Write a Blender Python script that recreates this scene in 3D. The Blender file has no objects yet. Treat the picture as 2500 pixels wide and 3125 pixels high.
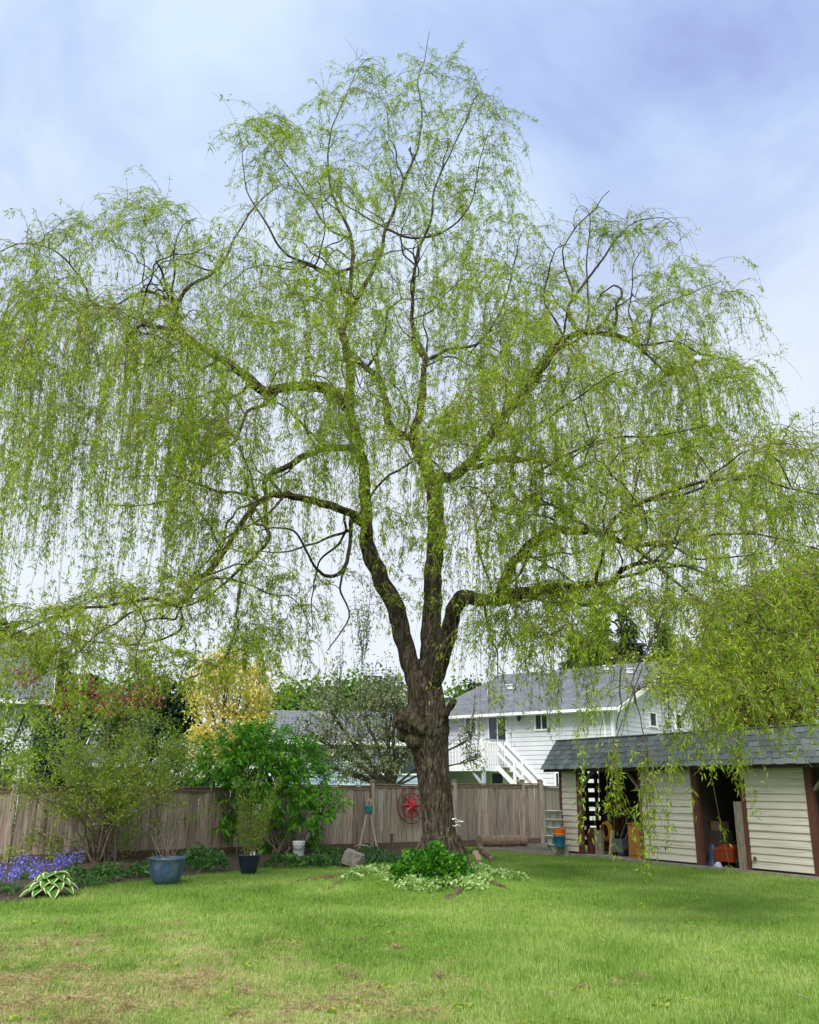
import bpy, math, random
import numpy as np
from math import radians, sin, cos, tan, pi
from mathutils import Matrix, Vector, noise as mnoise
random.seed(7); RNG = np.random.default_rng(11)
SC = bpy.context.scene; COL = SC.collection

# ---------------------------------------------------------------- camera, sky, sun, exposure
FPX, PITCH, ROLL, EYE = 2700.0, radians(17.5), radians(0.6), 1.6
cam_d = bpy.data.cameras.new('camera'); cam = bpy.data.objects.new('camera', cam_d); COL.objects.link(cam)
cam_d.sensor_fit = 'HORIZONTAL'; cam_d.sensor_width = 36.0; cam_d.lens = FPX / 2500 * 36
cam_d.clip_start = 0.05; cam_d.clip_end = 3000
_f = Vector((0, cos(PITCH), sin(PITCH))); _r = Vector((1, 0, 0)); _u = Vector((0, -sin(PITCH), cos(PITCH)))
_x = _r * cos(ROLL) + _u * sin(ROLL); _y = _u * cos(ROLL) - _r * sin(ROLL)
cam.matrix_world = Matrix(((_x.x, _y.x, -_f.x, 0), (_x.y, _y.y, -_f.y, 0), (_x.z, _y.z, -_f.z, EYE), (0, 0, 0, 1)))
SC.camera = cam
SC.render.resolution_x = 819; SC.render.resolution_y = 1024

SUN_EL, SUN_AZ = radians(50), radians(192)      # azimuth clockwise from +Y: behind the camera, to the left
wd = bpy.data.worlds.new('World'); SC.world = wd; wd.use_nodes = True
nt = wd.node_tree; nt.nodes.clear()
def wn(t, **k):
    n = nt.nodes.new(t)
    for a, v in k.items(): setattr(n, a, v)
    return n
out = wn('ShaderNodeOutputWorld'); sky = wn('ShaderNodeTexSky', sky_type='NISHITA', sun_disc=False)
sky.sun_elevation = SUN_EL; sky.sun_rotation = SUN_AZ; sky.air_density = 1.2; sky.dust_density = 1.5
bg1 = wn('ShaderNodeBackground'); bg1.inputs['Strength'].default_value = 0.05
nt.links.new(sky.outputs[0], bg1.inputs['Color'])
tc = wn('ShaderNodeTexCoord'); sep = wn('ShaderNodeSeparateXYZ'); nt.links.new(tc.outputs['Generated'], sep.inputs[0])
zz = wn('ShaderNodeMath', operation='MAXIMUM'); nt.links.new(sep.outputs['Z'], zz.inputs[0]); zz.inputs[1].default_value = 0.0
za = wn('ShaderNodeMath', operation='ADD'); nt.links.new(zz.outputs[0], za.inputs[0]); za.inputs[1].default_value = 0.35
dv = wn('ShaderNodeVectorMath', operation='DIVIDE'); nt.links.new(tc.outputs['Generated'], dv.inputs[0])
cmb = wn('ShaderNodeCombineXYZ')
for i in range(3): nt.links.new(za.outputs[0], cmb.inputs[i])
nt.links.new(cmb.outputs[0], dv.inputs[1])
mp = wn('ShaderNodeMapping'); nt.links.new(dv.outputs[0], mp.inputs['Vector'])
mp.inputs['Location'].default_value = (3.1, 0.4, 1.7); mp.inputs['Scale'].default_value = (1.1, 0.75, 1.0); mp.inputs['Rotation'].default_value = (0, 0, 0.5)
nz = wn('ShaderNodeTexNoise'); nz.inputs['Scale'].default_value = 2.3; nz.inputs['Detail'].default_value = 8; nz.inputs['Roughness'].default_value = 0.55; nz.inputs['Distortion'].default_value = 0.5
nt.links.new(mp.outputs[0], nz.inputs['Vector'])
rp = wn('ShaderNodeValToRGB'); nt.links.new(nz.outputs['Fac'], rp.inputs[0])
cr = rp.color_ramp; cr.elements[0].position = 0.36; cr.elements[0].color = (0.122, 0.148, 0.262, 1)
cr.elements[1].position = 0.60; cr.elements[1].color = (0.235, 0.28, 0.33, 1)
e = cr.elements.new(0.47); e.color = (0.162, 0.205, 0.305, 1)
hz = wn('ShaderNodeMapRange', interpolation_type='SMOOTHSTEP'); nt.links.new(sep.outputs['Z'], hz.inputs[0])
hz.inputs[1].default_value = 0.30; hz.inputs[2].default_value = 0.68; hz.inputs[3].default_value = 0.95; hz.inputs[4].default_value = 0.0
mx = wn('ShaderNodeMix', data_type='RGBA'); nt.links.new(hz.outputs[0], mx.inputs['Factor']); nt.links.new(rp.outputs[0], mx.inputs[6])
mx.inputs[7].default_value = (0.275, 0.288, 0.31, 1)
bg2 = wn('ShaderNodeBackground'); bg2.inputs['Strength'].default_value = 1.0; nt.links.new(mx.outputs[2], bg2.inputs['Color'])
ms = wn('ShaderNodeMixShader'); ms.inputs[0].default_value = 0.88
nt.links.new(bg1.outputs[0], ms.inputs[1]); nt.links.new(bg2.outputs[0], ms.inputs[2]); nt.links.new(ms.outputs[0], out.inputs[0])

sun_d = bpy.data.lights.new('sun', 'SUN'); sun_d.energy = 1.5; sun_d.angle = radians(28); sun_d.color = (1.0, 0.96, 0.90)
sun = bpy.data.objects.new('sun', sun_d); COL.objects.link(sun)
_sd = Vector((sin(SUN_AZ) * cos(SUN_EL), cos(SUN_AZ) * cos(SUN_EL), sin(SUN_EL)))
sun.rotation_euler = _sd.to_track_quat('Z', 'Y').to_euler()
vs = SC.view_settings; vs.view_transform = 'Standard'; vs.look = 'None'; vs.exposure = 1.75; vs.gamma = 1.0; vs.use_curve_mapping = False

# ---------------------------------------------------------------- places: a spot in the photograph at a known distance or on the ground
VS = 2500 / 1725.0
def ray(vx, vy):
    x = (vx * VS - 1250) / FPX; y = (1562.5 - vy * VS) / FPX
    a = x * cos(ROLL) - y * sin(ROLL); b = x * sin(ROLL) + y * cos(ROLL)
    return np.array([a, cos(PITCH) - b * sin(PITCH), sin(PITCH) + b * cos(PITCH)])
E0 = np.array([0, 0, EYE])
def P(vx, vy, Y): d = ray(vx, vy); return E0 + d * (Y / d[1])
def G(vx, vy, z=0.0): d = ray(vx, vy); return E0 + d * ((z - EYE) / d[2])
def mpp(vy, Y):                       # metres per view pixel at forward distance Y
    return VS / FPX * (Y / ray(862, vy)[1])
def V(a): return Vector((float(a[0]), float(a[1]), float(a[2])))

# ---------------------------------------------------------------- value noise for scatter and colour patches
def _hash(ix, iy, s):
    h = (ix * 374761393 + iy * 668265263 + s * 974711) & 0x7fffffff
    h = ((h ^ (h >> 13)) * 1274126177) & 0x7fffffff
    return ((h ^ (h >> 16)) & 0xffff) / 65535.0
def vnoise(x, y, s=0):
    ix = np.floor(x).astype(np.int64); iy = np.floor(y).astype(np.int64); fx = x - ix; fy = y - iy
    fx = fx * fx * (3 - 2 * fx); fy = fy * fy * (3 - 2 * fy)
    return (_hash(ix, iy, s) * (1 - fx) + _hash(ix + 1, iy, s) * fx) * (1 - fy) + (_hash(ix, iy + 1, s) * (1 - fx) + _hash(ix + 1, iy + 1, s) * fx) * fy
def fbm(x, y, s=0, o=4):
    t = 0; a = .5; n = 0
    for k in range(o): t = t + a * vnoise(x * 2 ** k, y * 2 ** k, s + k * 17); n += a; a *= .55
    return t / n

# ---------------------------------------------------------------- materials
MATS = {}
def newmat(name):
    m = bpy.data.materials.new(name); m.use_nodes = True; m.node_tree.nodes.clear(); MATS[name] = m
    return m, m.node_tree
def N(t, ty, **k):
    n = t.nodes.new(ty)
    for a, v in k.items(): setattr(n, a, v)
    return n
def ramp(t, cols, fac):
    r = N(t, 'ShaderNodeValToRGB'); el = r.color_ramp.elements
    while len(el) < len(cols): el.new(0.5)
    for i, c in enumerate(cols):
        if len(c) == 2: p, c = c
        else: p = 0.3 + 0.4 * i / max(1, len(cols) - 1)
        el[i].position = p; el[i].color = (*c, 1)
    t.links.new(fac, r.inputs[0]); return r.outputs[0]
def coords(t, stretch=(1, 1, 1), rnd=True):
    tc = N(t, 'ShaderNodeTexCoord'); m = N(t, 'ShaderNodeMapping'); m.inputs['Scale'].default_value = stretch
    t.links.new(tc.outputs['Object'], m.inputs['Vector'])
    if rnd:
        oi = N(t, 'ShaderNodeObjectInfo'); ml = N(t, 'ShaderNodeMath', operation='MULTIPLY'); ml.inputs[1].default_value = 37.0
        t.links.new(oi.outputs['Random'], ml.inputs[0]); c = N(t, 'ShaderNodeCombineXYZ')
        for i in range(3): t.links.new(ml.outputs[0], c.inputs[i])
        t.links.new(c.outputs[0], m.inputs['Location'])
    return m.outputs[0]
def surf(name, cols, scale=6.0, rough=0.7, bump=0.3, stretch=(1, 1, 1), detail=6.0, vary=0.0, metal=0.0, spec=0.4, bscale=None, bdist=0.02, stains=None):
    """noise-coloured surface; vary = brightness change from piece to piece; stains = (colour, scale, threshold)"""
    m, t = newmat(name); v = coords(t, stretch)
    nz = N(t, 'ShaderNodeTexNoise'); nz.inputs['Scale'].default_value = scale; nz.inputs['Detail'].default_value = detail; nz.inputs['Roughness'].default_value = 0.6
    t.links.new(v, nz.inputs['Vector'])
    col = ramp(t, cols, nz.outputs['Fac'])
    if stains:
        n2 = N(t, 'ShaderNodeTexNoise'); n2.inputs['Scale'].default_value = stains[1]; n2.inputs['Detail'].default_value = 7; t.links.new(v, n2.inputs['Vector'])
        mr = N(t, 'ShaderNodeMapRange'); mr.inputs[1].default_value = stains[2]; mr.inputs[2].default_value = stains[2] + 0.13; t.links.new(n2.outputs['Fac'], mr.inputs[0])
        x = N(t, 'ShaderNodeMix', data_type='RGBA'); t.links.new(mr.outputs[0], x.inputs['Factor']); t.links.new(col, x.inputs[6]); x.inputs[7].default_value = (*stains[0], 1); col = x.outputs[2]
    if vary:
        oi = N(t, 'ShaderNodeObjectInfo'); mr = N(t, 'ShaderNodeMapRange'); mr.inputs[3].default_value = 1 - vary; mr.inputs[4].default_value = 1 + vary
        t.links.new(oi.outputs['Random'], mr.inputs[0])
        hs = N(t, 'ShaderNodeHueSaturation'); t.links.new(mr.outputs[0], hs.inputs['Value']); t.links.new(col, hs.inputs['Color']); col = hs.outputs[0]
    b = N(t, 'ShaderNodeBsdfPrincipled'); b.inputs['Roughness'].default_value = rough; b.inputs['Metallic'].default_value = metal; b.inputs['Specular IOR Level'].default_value = spec
    t.links.new(col, b.inputs['Base Color'])
    if bump:
        bs = nz
        if bscale:
            bs = N(t, 'ShaderNodeTexNoise'); bs.inputs['Scale'].default_value = bscale; bs.inputs['Detail'].default_value = 6; t.links.new(v, bs.inputs['Vector'])
        bm = N(t, 'ShaderNodeBump'); bm.inputs['Strength'].default_value = bump; bm.inputs['Distance'].default_value = bdist
        t.links.new(bs.outputs['Fac'], bm.inputs['Height']); t.links.new(bm.outputs[0], b.inputs['Normal'])
    o = N(t, 'ShaderNodeOutputMaterial'); t.links.new(b.outputs[0], o.inputs[0]); return m
def leafmat(name, cols, trans=0.35, rough=0.5, patch=0.6, tcol=1.25):
    """leaf: per-leaf tint attribute + soft colour patches, light passes through"""
    m, t = newmat(name); at = N(t, 'ShaderNodeAttribute', attribute_name='tint')
    v = coords(t, rnd=False); nz = N(t, 'ShaderNodeTexNoise'); nz.inputs['Scale'].default_value = patch; nz.inputs['Detail'].default_value = 3; t.links.new(v, nz.inputs['Vector'])
    a = N(t, 'ShaderNodeMath', operation='MULTIPLY_ADD'); t.links.new(nz.outputs['Fac'], a.inputs[0]); a.inputs[1].default_value = 0.6; 
    s = N(t, 'ShaderNodeMath', operation='MULTIPLY'); t.links.new(at.outputs['Fac'], s.inputs[0]); s.inputs[1].default_value = 0.5; t.links.new(s.outputs[0], a.inputs[2])
    col = ramp(t, [(p_, tuple(min(.85, k_ * 1.35) for k_ in c_)) for p_, c_ in cols], a.outputs[0])
    b = N(t, 'ShaderNodeBsdfPrincipled'); b.inputs['Roughness'].default_value = rough; b.inputs['Specular IOR Level'].default_value = 0.3; t.links.new(col, b.inputs['Base Color'])
    tr = N(t, 'ShaderNodeBsdfTranslucent'); hs = N(t, 'ShaderNodeHueSaturation'); hs.inputs['Value'].default_value = tcol; hs.inputs['Saturation'].default_value = 1.05
    t.links.new(col, hs.inputs['Color']); t.links.new(hs.outputs[0], tr.inputs[0])
    x = N(t, 'ShaderNodeMixShader'); x.inputs[0].default_value = trans; t.links.new(b.outputs[0], x.inputs[1]); t.links.new(tr.outputs[0], x.inputs[2])
    o = N(t, 'ShaderNodeOutputMaterial'); t.links.new(x.outputs[0], o.inputs[0]); return m
def glass(name, col=(0.03, 0.04, 0.05)):
    m, t = newmat(name); b = N(t, 'ShaderNodeBsdfPrincipled'); b.inputs['Base Color'].default_value = (*col, 1); b.inputs['Roughness'].default_value = 0.05; b.inputs['Specular IOR Level'].default_value = 0.6
    o = N(t, 'ShaderNodeOutputMaterial'); t.links.new(b.outputs[0], o.inputs[0]); return m

# ---------------------------------------------------------------- objects
WM = {}
def link(o, parent=None, mw=None):
    COL.objects.link(o); mw = mw or Matrix.Identity(4); o.matrix_basis = mw; WM[o] = mw
    if parent is not None:
        o.parent = parent; o.matrix_parent_inverse = WM[parent].inverted()
    return o
def tag(o, label=None, cat=None, group=None, kind=None):
    if label: o['label'] = label
    if cat: o['category'] = cat
    if group: o['group'] = group
    if kind: o['kind'] = kind
    return o
def thing(name, label, cat, loc, group=None):
    o = bpy.data.objects.new(name, None); o.empty_display_size = 0.2
    link(o, None, Matrix.Translation(V(loc))); return tag(o, label, cat, group)
def ob(name, mesh, mat=None, parent=None, mw=None, smooth=False, kind=None):
    if mat is not None and not mesh.materials: mesh.materials.append(mat)
    if smooth: mesh.polygons.foreach_set('use_smooth', [True] * len(mesh.polygons))
    o = bpy.data.objects.new(name, mesh); link(o, parent, mw)
    if kind: o['kind'] = kind
    return o
def npmesh(name, co, quads=None, tris=None, tint=None):
    me = bpy.data.meshes.new(name); co = np.asarray(co, np.float32).reshape(-1, 3)
    fs = []; st = []; tot = []; p = 0
    if quads is not None and len(quads):
        q = np.asarray(quads, np.int32).reshape(-1, 4); fs.append(q.ravel()); st.append(p + np.arange(len(q)) * 4); tot.append(np.full(len(q), 4)); p += 4 * len(q)
    if tris is not None and len(tris):
        q = np.asarray(tris, np.int32).reshape(-1, 3); fs.append(q.ravel()); st.append(p + np.arange(len(q)) * 3); tot.append(np.full(len(q), 3)); p += 3 * len(q)
    lv = np.concatenate(fs).astype(np.int32); st = np.concatenate(st).astype(np.int32); tot = np.concatenate(tot).astype(np.int32)
    me.vertices.add(len(co)); me.vertices.foreach_set('co', co.ravel())
    me.loops.add(len(lv)); me.loops.foreach_set('vertex_index', lv)
    me.polygons.add(len(st)); me.polygons.foreach_set('loop_start', st); me.polygons.foreach_set('loop_total', tot)
    me.update(calc_edges=True)
    if tint is not None:
        a = me.attributes.new('tint', 'FLOAT', 'FACE'); a.data.foreach_set('value', np.asarray(tint, np.float32))
    return me
class MB:
    def __init__(s): s.v = []; s.f = []
    def add(s, vs, fs):
        k = len(s.v); s.v += [tuple(map(float, v)) for v in vs]; s.f += [tuple(i + k for i in f) for f in fs]; return s
    def box(s, c, ax, ay, az):       # centre and three half-axis vectors
        c = np.array(c, float); ax, ay, az = (np.array(q, float) for q in (ax, ay, az)); vs = []
        for k in (-1, 1):
            for j in (-1, 1):
                for i in (-1, 1): vs.append(c + i * ax + j * ay + k * az)
        return s.add(vs, [(0, 2, 3, 1), (4, 5, 7, 6), (0, 1, 5, 4), (2, 6, 7, 3), (0, 4, 6, 2), (1, 3, 7, 5)])
    def bar(s, p0, p1, w, d, up=(0, 0, 1)):
        p0 = np.array(p0, float); p1 = np.array(p1, float); a = (p1 - p0) / 2; L = np.linalg.norm(a) or 1; n = np.cross(a / L, up)
        if np.linalg.norm(n) < 1e-3: n = np.cross(a / L, (1, 0, 0))
        n /= np.linalg.norm(n); u = np.cross(n, a / L); return s.box((p0 + p1) / 2, a, n * w / 2, u * d / 2)
    def tube(s, pts, rad, seg=8, cap=True):
        pts = np.array(pts, float); n = len(pts); rad = np.broadcast_to(np.array(rad, float), (n,))
        v, q = tube_arrays(pts, rad, seg); k = len(s.v); s.v += [tuple(x) for x in v.tolist()]; s.f += [tuple(int(i) + k for i in f) for f in q]
        if cap: s.f.append(tuple(k + i for i in range(seg))[::-1]); s.f.append(tuple(k + (n - 1) * seg + i for i in range(seg)))
        return s
    def lathe(s, prof, c, seg=32, axis=None):   # prof: (r, z)
        vs = []; fs = []; m = len(prof); c = np.array(c, float)
        X, Y, Z = (np.array(a, float) for a in (axis or ((1, 0, 0), (0, 1, 0), (0, 0, 1))))
        for r, z in prof:
            for i in range(seg):
                a = 2 * pi * i / seg; vs.append(c + X * r * cos(a) + Y * r * sin(a) + Z * z)
        for j in range(m - 1):
            for i in range(seg): fs.append((j * seg + i, j * seg + (i + 1) % seg, (j + 1) * seg + (i + 1) % seg, (j + 1) * seg + i))
        return s.add(vs, fs)
    def mesh(s, name='m'):
        me = bpy.data.meshes.new(name); me.from_pydata(s.v, [], s.f); me.update(); return me
    def build(s, name, mat, parent=None, smooth=False, kind=None): return ob(name, s.mesh(name), mat, parent, None, smooth, kind)
def tube_arrays(pts, rad, seg):
    n = len(pts); t = np.gradient(pts, axis=0); t /= np.linalg.norm(t, axis=1)[:, None] + 1e-9
    ref = np.array([0.31, 0.95, 0.05]) if abs(t[0][2]) > .6 else np.array([0.1, 0.2, 0.97])
    x = np.cross(t, ref); bad = np.linalg.norm(x, axis=1) < .15; x[bad] = np.cross(t[bad], (1, 0, 0.3)); x /= np.linalg.norm(x, axis=1)[:, None]
    for i in range(1, n):
        y = x[i - 1] - t[i] * (x[i - 1] @ t[i]); L = np.linalg.norm(y)
        if L > .05: x[i] = y / L
    y = np.cross(t, x); a = np.arange(seg) * 2 * pi / seg
    v = pts[:, None, :] + rad[:, None, None] * (x[:, None, :] * np.cos(a)[None, :, None] + y[:, None, :] * np.sin(a)[None, :, None])
    i = np.arange(n - 1)[:, None] * seg; j = np.arange(seg)[None, :]; k = (j + 1) % seg
    q = np.stack([i + j, i + k, i + seg + k, i + seg + j], -1).reshape(-1, 4)
    return v.reshape(-1, 3), q
def catmull(pts, per=6):
    p = np.array(pts, float); p = np.vstack([2 * p[0] - p[1], p, 2 * p[-1] - p[-2]]); o = []
    for i in range(1, len(p) - 2):
        for k in range(per):
            t = k / per; a, b, c, d = p[i - 1], p[i], p[i + 1], p[i + 2]
            o.append(.5 * (2 * b + (c - a) * t + (2 * a - 5 * b + 4 * c - d) * t * t + (3 * b - a - 3 * c + d) * t ** 3))
    o.append(p[-2]); return np.array(o)
def frame(o, x, y):                    # matrix with local X, Y, and Z = X x Y
    x = Vector(x).normalized(); y = Vector(y).normalized(); z = x.cross(y)
    m = Matrix.Identity(4)
    for i in range(3): m[i][0] = x[i]; m[i][1] = y[i]; m[i][2] = z[i]; m[i][3] = float(o[i])
    return m
def norm(a): a = np.array(a, float); return a / np.linalg.norm(a)
def unit3(n): a = RNG.normal(size=(n, 3)); return a / np.linalg.norm(a, axis=1)[:, None]
# ---- leaves: rhombic blades at points with directions
def leaves_mesh(pos, dirs, L, Wd, tint, fold=0.0, name='leaves', bend=0.0):
    n = len(pos); L = np.broadcast_to(L, (n,)); Wd = np.broadcast_to(Wd, (n,))
    d = dirs / (np.linalg.norm(dirs, axis=1)[:, None] + 1e-9); s = np.cross(d, unit3(n)); s /= np.linalg.norm(s, axis=1)[:, None] + 1e-9
    nn = np.cross(d, s); mid = pos + d * (L * .42)[:, None] + nn * (Wd * fold)[:, None]
    tip = pos + d * L[:, None]; tip[:, 2] -= L * bend
    co = np.stack([pos, mid - s * (Wd / 2)[:, None], tip, mid + s * (Wd / 2)[:, None]], 1).reshape(-1, 3)
    return npmesh(name, co, quads=np.arange(n * 4).reshape(-1, 4), tint=tint)
def shell_points(c, r, n, inner=0.45):
    u = unit3(n); k = (inner + (1 - inner) * RNG.random(n) ** .6)[:, None]; return np.array(c) + u * k * np.array(r), u
def lobes_leaves(lobes, per, L, Wd, drop=0.2, clump=True, inner=0.4):
    """lobes: (centre, radii). leaves gathered in small tufts spread through each lobe"""
    A = []; D = []
    for c, r in lobes:
        vol = (r[0] * r[1] * r[2]) ** (1 / 1.5); n = int(per * vol)
        nt_ = max(6, n // 14); tp, tu = shell_points(c, r, nt_, inner)
        tp += RNG.normal(size=tp.shape) * np.array(r) * .10
        k = RNG.integers(0, nt_, n); sd = 0.9 * L * 1.3
        A.append(tp[k] + RNG.normal(size=(n, 3)) * sd); D.append(tu[k] * .5 + unit3(n) * .9 + np.array([0, 0, -drop]))
    A = np.vstack(A); D = np.vstack(D); n = len(A)
    return leaves_mesh(A, D, L * RNG.uniform(.6, 1.25, n), Wd * RNG.uniform(.7, 1.2, n), RNG.random(n), fold=.25, bend=.15)
# ---------------------------------------------------------------- material list
M_FENCE = surf('weathered_cedar', [(0.15, 0.115, 0.088), (0.30, 0.24, 0.19), (0.42, 0.35, 0.285)], 3.5, .85, .35, (9, 9, .8), vary=.28, stains=((0.09, 0.06, 0.04), 1.4, .58))
M_CAP = surf('fence_cap_wood', [(0.13, 0.095, 0.065), (0.24, 0.185, 0.13)], 3, .85, .3, (1, 9, 9), vary=.15)
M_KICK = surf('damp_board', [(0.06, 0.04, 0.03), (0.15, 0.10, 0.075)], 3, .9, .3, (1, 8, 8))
M_VINYL = surf('beige_vinyl', [(0.52, 0.47, 0.39), (0.68, 0.64, 0.565)], 2.2, .5, .05, (1, 6, 6), vary=.06, stains=((0.32, 0.26, 0.18), 1.3, .56))
M_REDWOOD = surf('brown_red_trim', [(0.07, 0.025, 0.018), (0.15, 0.055, 0.04)], 5, .7, .25, (8, 8, .8), vary=.1)
M_GREYWOOD = surf('grey_weathered_wood', [(0.13, 0.11, 0.085), (0.33, 0.29, 0.22)], 4, .85, .3, (8, 8, .8))
M_SHINGLE = surf('green_grey_shingle', [(0.09, 0.108, 0.108), (0.145, 0.168, 0.168)], 60, .9, .5, vary=.32, bdist=.006)
M_CONC = surf('concrete', [(0.17, 0.15, 0.125), (0.33, 0.31, 0.27)], 5, .9, .3)
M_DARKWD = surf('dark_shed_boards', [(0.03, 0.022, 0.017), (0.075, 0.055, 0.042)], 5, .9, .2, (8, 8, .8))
M_SIDING = surf('white_siding', [(0.52, 0.535, 0.58), (0.62, 0.635, 0.67)], .8, .5, 0)
M_SIDBLUE = surf('pale_blue_siding', [(0.24, 0.34, 0.43), (0.34, 0.44, 0.51)], .8, .55, 0)
M_TRIM = surf('white_trim', [(0.74, 0.75, 0.77), (0.84, 0.85, 0.86)], 2, .45, 0)
M_TRIMGREY = surf('grey_blue_paint', [(0.30, 0.34, 0.42), (0.40, 0.45, 0.52)], 2, .6, 0)
M_GLASS = glass('window_glass'); M_BLACK = surf('black_metal', [(0.012, 0.012, 0.014), (0.03, 0.03, 0.03)], 5, .5, 0)
M_BLIND = surf('window_blind', [(0.25, 0.27, 0.30), (0.4, 0.42, 0.45)], 3, .6, 0)
def roofmat(name, c1, c2, mort, sx=1.0):
    m, t = newmat(name); v = coords(t, rnd=False); br = N(t, 'ShaderNodeTexBrick'); t.links.new(v, br.inputs['Vector'])
    for k, c in zip(('Color1', 'Color2', 'Mortar'), (c1, c2, mort)): br.inputs[k].default_value = (*c, 1)
    br.inputs['Scale'].default_value = 1.0; br.inputs['Mortar Size'].default_value = 0.012; br.inputs['Brick Width'].default_value = 0.34; br.inputs['Row Height'].default_value = 0.15
    nz = N(t, 'ShaderNodeTexNoise'); nz.inputs['Scale'].default_value = 1.1; nz.inputs['Detail'].default_value = 8; t.links.new(v, nz.inputs['Vector'])
    x = N(t, 'ShaderNodeMix', data_type='RGBA', blend_type='MULTIPLY'); x.inputs['Factor'].default_value = .55; t.links.new(br.outputs['Color'], x.inputs[6])
    t.links.new(ramp(t, [(.55, .55, .55), (1.3, 1.3, 1.3)], nz.outputs['Fac']), x.inputs[7])
    b = N(t, 'ShaderNodeBsdfPrincipled'); b.inputs['Roughness'].default_value = .9; t.links.new(x.outputs[2], b.inputs['Base Color'])
    bm = N(t, 'ShaderNodeBump'); bm.inputs['Distance'].default_value = .02; t.links.new(br.outputs['Fac'], bm.inputs['Height']); bm.invert = True; t.links.new(bm.outputs[0], b.inputs['Normal'])
    o = N(t, 'ShaderNodeOutputMaterial'); t.links.new(b.outputs[0], o.inputs[0]); return m
M_ROOF = roofmat('grey_roof', (0.13, 0.14, 0.155), (0.18, 0.19, 0.205), (0.07, 0.075, 0.085))
M_ROOF2 = roofmat('dark_roof', (0.13, 0.14, 0.16), (0.18, 0.19, 0.205), (0.07, 0.07, 0.08))
M_STEM = surf('shrub_stem', [(0.10, 0.075, 0.05), (0.24, 0.20, 0.14)], 9, .85, .3)
M_DKSTEM = surf('dark_bark', [(0.03, 0.024, 0.02), (0.09, 0.075, 0.06)], 9, .9, .4)

# ---------------------------------------------------------------- ground (one sheet to the horizon), lawn colours by patches
MOUND_C = np.array([0.55, 17.0])
def gz(x, y):
    z = .035 * (fbm(np.asarray(x) * .35 + 9, np.asarray(y) * .35, 5, 3) - .5)
    d2 = ((np.asarray(x) - .6) / 2.6) ** 2 + ((np.asarray(y) - 17.4) / 2.0) ** 2
    return z + .16 * np.exp(-d2 * 1.2)
def dryness(x, y):
    a = fbm(x * .55 + 3, y * .55 + 8, 21, 4); b = fbm(x * 2.3, y * 2.3, 41, 4); c = fbm(x * 7, y * 7, 43, 2)
    near = np.clip((14.5 - y) / 6.0, 0, 1); left = np.clip((2.2 - x) / 4.5, 0, 1)
    w = near * (.25 + .75 * left)
    return np.clip((a * .32 + b * .6 + c * .34 + w * .62 - .84) * 1.9, 0, .8)
gx = np.concatenate([np.array([-1500, -400, -120, -60, -35, -22, -16]), np.arange(-12, 12.01, .12), np.array([16, 22, 35, 60, 120, 400, 1500])])
gy = np.concatenate([np.array([-600, -150, -40, -10, 0, 4]), np.arange(6, 31.01, .12), np.array([36, 45, 60, 90, 150, 400, 1500])])
GX, GY = np.meshgrid(gx, gy); nx, ny = len(gx), len(gy)
fade = ((np.abs(GX) < 12.5) & (GY > 3) & (GY < 31.5)).astype(float)
GZ = gz(GX, GY) * fade
idx = np.arange(nx * ny).reshape(ny, nx)
q = np.stack([idx[:-1, :-1], idx[:-1, 1:], idx[1:, 1:], idx[1:, :-1]], -1).reshape(-1, 4)
me = npmesh('lawn', np.stack([GX, GY, GZ], -1).reshape(-1, 3), quads=q)
at = me.attributes.new('dry', 'FLOAT', 'POINT'); at.data.foreach_set('value', (dryness(GX, GY) * fade).astype(np.float32).ravel())
m, t = newmat('lawn_soil_and_thatch'); a = N(t, 'ShaderNodeAttribute', attribute_name='dry'); v = coords(t, rnd=False)
n1 = N(t, 'ShaderNodeTexNoise'); n1.inputs['Scale'].default_value = 14; n1.inputs['Detail'].default_value = 8; t.links.new(v, n1.inputs['Vector'])
n2 = N(t, 'ShaderNodeTexNoise'); n2.inputs['Scale'].default_value = 1.2; n2.inputs['Detail'].default_value = 4; t.links.new(v, n2.inputs['Vector'])
g = ramp(t, [(0.07, 0.14, 0.02), (0.14, 0.25, 0.036), (0.22, 0.32, 0.07)], n1.outputs['Fac']); g2 = ramp(t, [(.75, .8, .7), (1.2, 1.15, 1.1)], n2.outputs['Fac'])
gm = N(t, 'ShaderNodeMix', data_type='RGBA', blend_type='MULTIPLY'); gm.inputs['Factor'].default_value = 1; t.links.new(g, gm.inputs[6]); t.links.new(g2, gm.inputs[7])
d = ramp(t, [(.32, (0.18, 0.14, 0.07)), (.5, (0.38, 0.32, 0.15)), (.68, (0.52, 0.46, 0.25))], n1.outputs['Fac'])
x = N(t, 'ShaderNodeMix', data_type='RGBA'); t.links.new(a.outputs['Fac'], x.inputs['Factor']); t.links.new(gm.outputs[2], x.inputs[6]); t.links.new(d, x.inputs[7])
b = N(t, 'ShaderNodeBsdfPrincipled'); b.inputs['Roughness'].default_value = 1; b.inputs['Specular IOR Level'].default_value = .1; t.links.new(x.outputs[2], b.inputs['Base Color'])
bm = N(t, 'ShaderNodeBump'); bm.inputs['Distance'].default_value = .03; bm.inputs['Strength'].default_value = .8; t.links.new(n1.outputs['Fac'], bm.inputs['Height']); t.links.new(bm.outputs[0], b.inputs['Normal'])
o = N(t, 'ShaderNodeOutputMaterial'); t.links.new(b.outputs[0], o.inputs[0])
ground = tag(ob('ground', me, m), kind='structure')

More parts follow.
